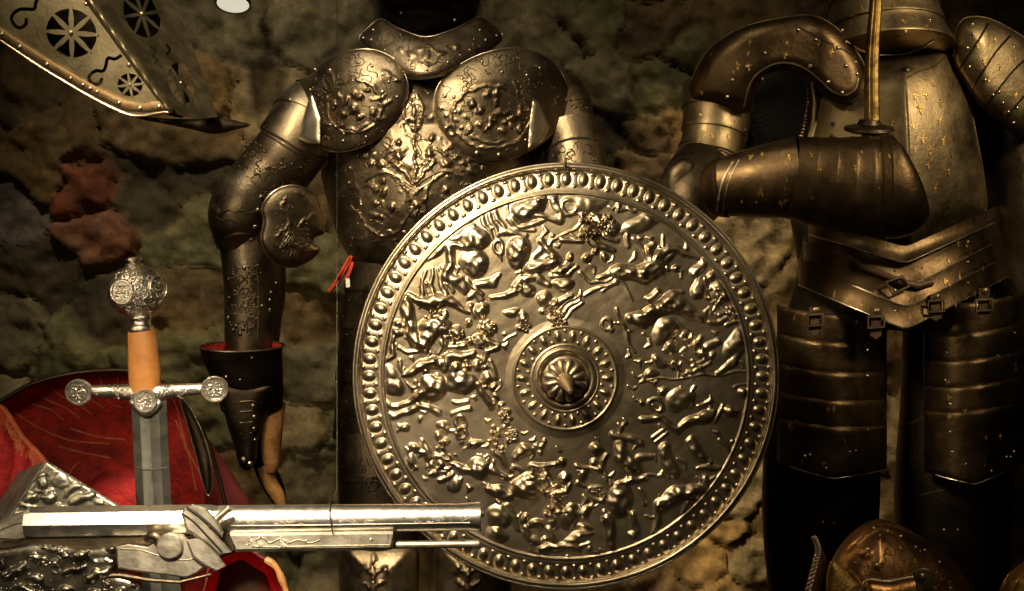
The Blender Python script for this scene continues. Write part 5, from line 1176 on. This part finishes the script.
# ================================================================== LINED CUFF UNDER THE PISTOL
def lined_cuff():
    Y = 1.46
    root = thing('gauntlet_cuff', 'open cuff lined with red velvet and edged in tan leather, below the pistol lock', 'cuff', P(243, 591, Y))
    c = [(243 + 41 * (1 + .05 * math.sin(3 * a + 1) + .03 * math.sin(7 * a)) * math.cos(a), 590 + 40 * (1 + .05 * math.sin(3 * a + 1) + .03 * math.sin(7 * a)) * math.sin(a)) for a in np.linspace(0, 2 * math.pi, 40, endpoint=False)]
    bm = new(); plate(bm, c, Y, 2.2, -95, 40, thick=0.004, curved=False); link('velvet_lining', bm, [M['velvet']], root)
    bm = new(); pxtube(bm, [(x, y) for x, y in c[10:] + c[:1]][-36:-4], Y - .002, [1.3 + .4 * math.sin(k * 1.7) for k in range(len(c[10:] + c[:1]))][-32:][:len([(x, y) for x, y in c[10:] + c[:1]][-36:-4])], 8)
    link('velvet_edge', bm, [M['velvet_dark']], root)
    e = [(243 + 41 * (1 + .05 * math.sin(3 * a + 1) + .03 * math.sin(7 * a)) * math.cos(a), 590 + 40 * (1 + .05 * math.sin(3 * a + 1) + .03 * math.sin(7 * a)) * math.sin(a)) for a in np.linspace(-.95, 1.6, 24)]
    bm = new(); pxtube(bm, e, Y - .003, [3.4 + .6 * math.sin(k * 1.3) for k in range(24)], 8)
    link('leather_edge', bm, [M['leather']], root)
    bm = new(); limb(bm, [(243, 545, 30, Y + .09), (243, 590, 41, Y + .09), (243, 660, 34, Y + .1), (243, 760, 28, Y + .1)], .5, 30); link('steel_shell', bm, [M['black']], root)
lined_cuff()

# ================================================================== FLINTLOCK PISTOL on its wires
M['mount'] = metal('blackened_chiselled_steel', (0.09, 0.08, 0.06), (0.26, 0.24, 0.19), 0.25, 0.42, 30, 0.2, 260)
def pistol():
    Y = 1.25
    root = thing('pistol', 'long bright steel flintlock pistol laid level across the front, muzzle towards the round shield', 'pistol', P(240, 525, Y))
    ba, lk, sv, bk = M['barrel'], M['lock'], M['silver'], M['black']
    # barrel: eight-sided breech running into a round muzzle
    bm = new(); rings = []; n = 32
    path = [(28, 523, 16, 0), (60, 522.6, 16, 0), (200, 520.6, 15.6, 0), (212, 520.4, 15.4, .1), (216, 520.3, 14.4, .5), (222, 520.2, 14.8, 1), (300, 519, 14.3, 1), (420, 517.5, 13.6, 1), (462, 517, 13.4, 1), (470, 516.8, 13.8, 1), (478, 516.7, 14.6, 1), (481, 516.6, 14.4, 1)]
    for x, y, r, u in path:
        R = []
        for k in range(n):
            a = 2 * math.pi * k / n; f = math.pi / 4; o8 = math.cos(f / 2) / math.cos((a % f) - f / 2) * 1.03
            q = S(r, Y) * (u + (1 - u) * o8)
            R.append(bm.verts.new(P(x, y, Y) + Vector((0, -math.cos(a) * q, math.sin(a) * q))))
        rings.append(R)
    for a, b in zip(rings[:-1], rings[1:]):
        for k in range(n): bm.faces.new((a[k], a[(k + 1) % n], b[(k + 1) % n], b[k]))
    bm.faces.new(rings[0])
    def inner(x, r): return [bm.verts.new(P(x, 516.6, Y) + Vector((0, -math.cos(2 * math.pi * k / n) * S(r, Y), math.sin(2 * math.pi * k / n) * S(r, Y)))) for k in range(n)]
    m1 = inner(481, 9); m2 = inner(430, 9)
    for a, b in ((rings[-1], m1), (m1, m2)):
        for k in range(n): bm.faces.new((a[k], a[(k + 1) % n], b[(k + 1) % n], b[k]))
    bm.faces.new(m2)
    sf = Surf(bm)
    for x in (148, 150, 222): ridge(bm, [(x, 506), (x, 520), (x, 534)], .9, 0, sf, 0)
    scrolls(bm, [(230, 512), (470, 508), (470, 524), (230, 526)], 70, 1.6, 3.4, .32, 0, 70, sf)
    ridge(bm, [(230, 526), (300, 525.5), (400, 524), (470, 523)], .8, 0, sf, 3)
    link('barrel', bm, [ba], root, 25)
    bm = new(); extr(bm, [(30, 508), (27, 538), (16, 542), (-6, 540), (-30, 556), (-60, 570), (-60, 552), (-20, 532), (2, 520)], Y, S(24, Y), 0, 3); sf = Surf(bm)
    ridge(bm, [(0, 530), (14, 524), (26, 522)], 1, 0, sf); link('breech_tang', bm, [lk], root, 25)
    # fore-end of the stock with engraved silver, ramrod below it
    bm = new(); extr(bm, [(230, 533), (393, 531), (393, 548), (386, 550), (300, 551), (236, 552)], Y, S(26, Y), 0, 3)
    sf = Surf(bm); scrolls(bm, [(240, 536), (290, 536), (290, 547), (240, 547)], 12, 2.5, 4, .6, 1, 72, sf)
    for x in (322, 352, 388): ridge(bm, [(x, 534), (x, 548)], .8, 0, sf, 0)
    ridge(bm, [(255, 541), (262, 538), (270, 543), (280, 539), (288, 543), (298, 540), (310, 543), (320, 540)], .8, 1, sf); rivets(bm, [(371, 540, 2.4), (306, 541, 1.6)], 2, 1, sf)
    ridge(bm, [(234, 547), (300, 546.5), (390, 545)], .7, 1, sf, 3)
    link('stock_fore_end', bm, [lk, sv], root, 25)
    bm = new(); limb(bm, [(386, 545, 4, Y), (420, 544.5, 3.8, Y), (466, 544, 3.8, Y), (474, 544, 4.6, Y), (479, 543.8, 4.4, Y)], 1, 16); link('ramrod', bm, [lk], root)
    bm = new(); extr(bm, [(60, 534), (232, 532), (236, 552), (200, 566), (120, 572), (70, 562), (20, 556), (-60, 610), (-90, 600), (-30, 552), (20, 536)], Y + S(2, Y), S(20, Y), 0, 3); link('stock_wrist', bm, [bk], root, 25)
    # lock plate, cock, jaws, steel
    YL = Y - S(17, Y)
    bm = new(); extr(bm, [(116, 547), (128, 544), (148, 547), (160, 540), (172, 534), (184, 534), (192, 544), (205, 541), (216, 551), (218, 556), (206, 566), (196, 574), (186, 578), (165, 575), (140, 572), (118, 568)], YL, S(7, Y), 0, 1.6)
    sf = Surf(bm); ridge(bm, [(120, 549), (140, 550), (160, 556), (184, 560), (205, 556)], .7, 0, sf)
    lp = link('lock_plate', bm, [lk], root, 25)
    bm = new(); cc = P(170, 546, YL - S(6, Y)); lathe(bm, [(-S(5, Y), S(13, Y)), (S(1, Y), S(13, Y)), (S(2.6, Y), S(11.5, Y)), (S(3, Y), S(0.1, Y))], cc, (0, -1, 0), 36); link('tumbler_boss', bm, [lk], lp, 25)
    bm = new(); extr(bm, [(186, 540), (198, 538), (212, 546), (226, 566), (217, 572), (204, 566), (192, 556)], YL - S(6, Y), S(9, Y), 0, 2); extr(bm, [(181, 513), (186, 507), (200, 514), (218, 536), (232, 552), (220, 556), (206, 544), (186, 530)], YL - S(7, Y), S(12, Y), 0, 2.4)
    sf = Surf(bm); ridge(bm, [(183, 514), (194, 522), (208, 537), (222, 552)], 1.1, 1, sf)
    link('cock', bm, [lk, bk], root, 22)
    bm = new(); extr(bm, [(186, 507), (192, 504), (206, 508), (214, 516), (224, 532), (222, 538), (208, 524), (196, 514)], YL - S(15, Y), S(8, Y), 0, 2.2); j = link('cock_jaw', bm, [lk], root, 22)
    bm = new(); limb(bm, [(211, 526, 5, YL - S(11, Y)), (215, 520, 5.4, YL - S(11, Y)), (216, 519, 3.6, YL - S(11, Y)), (229, 508, 3.8, YL - S(11, Y)), (230, 507, 2.8, YL - S(11, Y))], 1, 12, 2, smooth=False); link('jaw_screw', bm, [lk], j, 30)
    bm = new(); limb(bm, [(146, 541, 3, YL), (152, 536, 6, YL), (158, 538, 7, YL), (162, 546, 6, YL)], 1, 16); link('pan', bm, [bk], lp)
    # mainspring below and chiselled mounts round the wrist
    bm = new(); pxtube(bm, [(96, 576), (120, 575), (150, 580), (180, 582), (212, 574)], YL, [2, 2.4, 2.4, 2, 1.4], 8); link('trigger_guard', bm, [M['black']], root)
    bm = new()
    mo = [(-40, 548), (0, 548), (30, 544), (60, 545), (90, 548), (116, 545), (120, 560), (112, 572), (128, 578), (142, 590), (140, 620), (60, 640), (-40, 640)]
    pr = [('e', 55, 563, 6, 4, -35, 6), ('c', [(6, 577, 4), (16, 571, 5), (25, 566, 4)], 1), ('e', 111, 548, 5, 5, 0, 6), ('c', [(42, 546, 2), (54, 550, 2.6), (66, 556, 2)], 1), ('c', [(89, 579, 5), (98, 573, 5.4), (116, 571, 3.6), (134, 573, 2)], 1), ('e', 79, 556, 9, 8, 0, 6), ('c', [(92, 560, 1.6), (112, 562, 2)], 1), ('e', 134, 584, 5, 4, 0, 4), ('e', 108, 585, 4, 4, 0, 4), ('e', 2, 564, 4, 6, 0, 5),
          ('e', 36, 580, 9, 6, 30, 5), ('c', [(64, 572, 4), (76, 570, 5), (84, 566, 3)], 1), ('e', 66, 590, 8, 5, 0, 5), ('c', [(22, 588, 4), (40, 596, 4)], 1), ('e', 95, 592, 8, 4, 0, 4), ('c', [(30, 556, 3), (44, 560, 4)], 1), ('c', [(70, 546, 2), (78, 547, 2.6), (88, 550, 2)], 1), ('e', 120, 592, 6, 5, 0, 5)]
    plate(bm, mo, YL + .004, 1.6, 5, 10, prims=pr, thick=0.01)
    sf = Surf(bm); scrolls(bm, mo, 40, 2.5, 6, .7, 0, 77, sf)
    link('chiselled_mount', bm, [M['mount']], root)
    # wires
    def wire(pts, r, label):
        bm = new(); tube(bm, [P(*p) for p in pts], r, 6)
        a = np.linspace(0, 2 * math.pi, 28, endpoint=False)
        x = pts[-1][0]; cx = P(x - 2, 519, Y)
        o = tag(link('suspension_wire', bm, [M['wire']]), label, 'wire')
    bm = new(); tube(bm, [P(337, -190, Y), P(337, 490, Y)], 0.00036, 6)
    for y in range(466, 492, 3): ball(bm, P(337, y, Y), .0008, None, None, 0, 6, 4)
    loop = [P(333, 518.5, Y) + Vector((S(-3 * math.sin(a), Y), -math.cos(a) * S(19, Y), math.sin(a) * S(19, Y))) for a in np.linspace(-math.pi * .92 + math.pi / 2, math.pi * .92 + math.pi / 2, 30)]
    tube(bm, loop, 0.0006, 6)
    tube(bm, [P(337, 489, Y), P(334, 497, Y)], 0.0005, 6)
    tag(link('suspension_wire', bm, [M['wire']]), 'thin vertical steel wire with a twisted end looped round the pistol barrel', 'wire')
pistol()

# ================================================================== HELMET (bottom right)
def burgonet():
    Y = 1.62
    root = thing('helmet', 'brown steel helmet with gilt band and roped brim, low in front of the gilt suit', 'helmet', P(890, 600, Y))
    br = M['brown']; gd = M['gold']; rim = M['steelrim']
    # skull with a low comb
    bm = new(); out = [(826, 600), (828, 572), (836, 552), (848, 536), (862, 525), (878, 519), (895, 523), (915, 533), (938, 549), (958, 569), (978, 600), (976, 690), (826, 690)]
    pr = [('c', [(848, 548, 4), (866, 532, 5), (880, 524, 5), (905, 532, 4)], .5), ('e', 866, 554, 8, 5, -10, 2), ('e', 880, 540, 4, 3, 0, 1.6), ('e', 876, 565, 6, 4, 0, 2)]
    plate(bm, out, Y, 2.2, 62, 70, prims=pr, thick=0.004)
    sf = Surf(bm); rivets(bm, [(874, 528), (880, 535, 1.6), (888, 531), (901, 536, 1.6), (877, 565, 2.2), (925, 550, 1.6), (916, 547), (868, 549, 2.4), (951, 588, 1.6), (940, 562, 1.4)], 1.9, 1, sf)
    scrolls(bm, [(845, 545), (930, 550), (960, 590), (860, 590)], 14, 4, 9, .6, 0, 80, sf); ridge(bm, [(862, 584), (890, 580), (908, 578), (926, 574)], 1.3, 1, sf); ridge(bm, [(850, 570), (858, 580), (862, 586)], 2, 2, sf)
    gild(bm, [(866, 552, 5), (880, 566, 5), (900, 548, 4), (915, 562, 4)], 4, 2, sf, 9)
    link('skull', bm, [br, rim, gd], root)
    bm = new(); plate(bm, [(862, 586), (890, 581), (924, 575), (932, 584), (936, 605), (936, 660), (862, 660)], Y - .10, 2.4, 14, 20, thick=.004, rim=1.0, rim_mi=1); fv = link('visor', bm, [br, rim], root)
    bm = new(); extr(bm, [(914, 571), (926, 568), (934, 574), (932, 584), (928, 591), (918, 591), (915, 582)], Y - .155, .008, 0, 1.4, 3); dome(bm, P(922, 577, Y - .16), Vector((0, -1, 0)), S(4, Y), .6); link('hinge', bm, [M['visor']], fv)
    # roped brim turned up at the left, gilt inside
    bm = new(); plate(bm, [(826, 596), (827, 572), (832, 560), (842, 566), (852, 578), (862, 592), (864, 650), (826, 650)], Y - .075, 2.4, 8, 14, thick=.004)
    link('gilt_band', bm, [M['gilt_cloth']], root)
    bm = new(); b = crom([(790, 660), (800, 610), (806, 586), (812, 564), (815, 548), (813, 537)], 6)
    i2 = crom([(813, 537), (822, 548), (826, 562), (822, 582), (816, 612), (812, 660)], 6)
    plate(bm, b[:-1] + i2, Y - .09, 2.0, 4, 6, curved=False, thick=.004)
    link('brim', bm, [br], root)
    bm = new(); q = [P(x, y, Y - .097) for x, y in crom([(794, 660), (803, 612), (809, 586), (815, 564), (818, 549), (814, 537)], 14)]
    a0 = 0
    for s_ in (0, math.pi):
        h = []
        for i, p in enumerate(q):
            a = i * 1.1 + s_; h.append(p + Vector((math.cos(a) * S(1.4, Y), math.sin(a) * S(1.4, Y), 0)))
        tube(bm, crom(h, 2), S(1.8, Y), 6)
    link('roped_edge', bm, [rim], root)
M['brown'] = metal('brown_russet_steel', (0.17, 0.085, 0.03), (0.36, 0.20, 0.085), 0.28, 0.45, 14, .2, 200, dent=.12)
M['gilt_cloth'] = metal('matt_gilt_brass', (0.30, 0.19, 0.05), (0.55, 0.36, 0.12), 0.45, 0.6, 60, .5, 300)
burgonet()
def gilt_helmet():
    Y = 1.6
    root = thing('helmet', 'edge of a gilt domed helmet in the bottom right corner of the case', 'helmet', P(1040, 600, Y))
    bm = new(); pr = [('c', [(1004, 600, 3), (1014, 584, 4), (1024, 572, 4)], .8)]
    plate(bm, [(996, 610), (1001, 590), (1010, 574), (1025, 562), (1046, 556), (1070, 562), (1086, 585), (1092, 640), (1080, 680), (1000, 680)], Y, 2.4, 40, 48, prims=pr, thick=.004)
    link('skull', bm, [M['gilt_cloth']], root)
    bm = new(); pxtube(bm, [(1000, 680), (996, 610), (1001, 590), (1010, 574), (1025, 562), (1046, 556)], Y - .002, 1.8, 8); link('roped_edge', bm, [M['brown']], root)
gilt_helmet()

# ================================================================== GLOWING DISC at the top edge
def glow_disc():  # pale oval of light built as a glowing disc, housing and stem added
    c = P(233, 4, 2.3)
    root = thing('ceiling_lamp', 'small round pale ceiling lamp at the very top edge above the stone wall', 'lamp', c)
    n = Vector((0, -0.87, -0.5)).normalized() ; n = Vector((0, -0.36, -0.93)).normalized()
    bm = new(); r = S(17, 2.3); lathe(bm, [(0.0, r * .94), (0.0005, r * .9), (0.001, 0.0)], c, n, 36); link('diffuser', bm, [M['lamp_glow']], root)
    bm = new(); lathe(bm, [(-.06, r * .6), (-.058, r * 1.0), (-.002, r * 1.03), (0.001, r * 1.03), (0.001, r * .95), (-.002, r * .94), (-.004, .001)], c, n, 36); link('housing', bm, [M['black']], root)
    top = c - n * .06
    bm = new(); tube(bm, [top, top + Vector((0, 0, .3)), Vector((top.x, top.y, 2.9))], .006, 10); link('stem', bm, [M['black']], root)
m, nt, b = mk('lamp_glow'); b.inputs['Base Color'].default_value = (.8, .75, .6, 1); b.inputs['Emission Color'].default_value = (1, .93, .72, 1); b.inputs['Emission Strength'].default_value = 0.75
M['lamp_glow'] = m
glow_disc()
# ================================================================== LIGHT
def area(name, loc, target, size, power, col, spread=180):
    l = bpy.data.lights.new(name, 'AREA'); l.shape = 'DISK'; l.size = size; l.energy = power; l.color = col; l.spread = math.radians(spread)
    o = bpy.data.objects.new(name, l); COL.objects.link(o); o.location = loc
    o.rotation_euler = (Vector(target) - Vector(loc)).to_track_quat('-Z', 'Y').to_euler()
    return o
def spot(name, loc, target, power, col, ang, blend=0.6, rad=0.04):
    l = bpy.data.lights.new(name, 'SPOT'); l.energy = power; l.color = col; l.spot_size = math.radians(ang); l.spot_blend = blend; l.shadow_soft_size = rad
    o = bpy.data.objects.new(name, l); COL.objects.link(o); o.location = loc
    o.rotation_euler = (Vector(target) - Vector(loc)).to_track_quat('-Z', 'Y').to_euler()
    return o
WARM = (1.0, 0.79, 0.49); PALE = (1.0, 0.84, 0.58)
spot('case_lamp_over_the_shield', (-0.60, 0.90, 1.98), P(445, 235, 1.76), 215, WARM, 37, 1.0, 0.18)
area('case_lamp_over_the_pistol', (-0.30, 0.70, 1.43), P(245, 525, 1.25), 0.14, 2.0, (1, .82, .58), 46)
spot('case_lamp_over_gilt_suit', (1.18, 1.0, 1.98), P(935, 120, 1.95), 85, WARM, 31, 1.0, 0.16)
spot('case_lamp_on_the_low_helmet', (0.80, 0.75, 1.9), P(890, 560, 1.55), 26, WARM, 17, 1.0, 0.06)  # no known source; added to brighten the helmet
spot('case_lamp_on_the_wall', (0.14, 1.98, 2.35), (0.41, 2.47, 0.70), 55, WARM, 30, 0.9, 0.03)  # unseen spot added behind the shield to brighten the low wall
spot('case_lamp_at_the_left', (-1.15, 0.55, 1.36), P(70, 430, 1.55), 17, WARM, 56, 1.0, 0.10)
spot('case_lamp_on_the_left_wall', (-0.62, 1.25, 2.5), P(290, 390, 2.45), 48, PALE, 48, 1.0, 0.06)
spot('case_lamp_in_the_middle', (0.0, 1.2, 2.7), P(520, 90, 2.3), 20, PALE, 58, 1.0, 0.12)  # broad spot added to lift the wall and the tops of the suits
w = bpy.data.worlds.new('museum_room'); SC.world = w; w.use_nodes = True
bg = w.node_tree.nodes['Background']; bg.inputs[0].default_value = (1.0, 0.74, 0.42, 1); bg.inputs[1].default_value = 0.035
vs = SC.view_settings
vs.view_transform = 'Standard'; vs.look = 'None'; vs.exposure = -0.15; vs.gamma = 1.0; vs.use_curve_mapping = False
SC.cycles.use_denoising = True
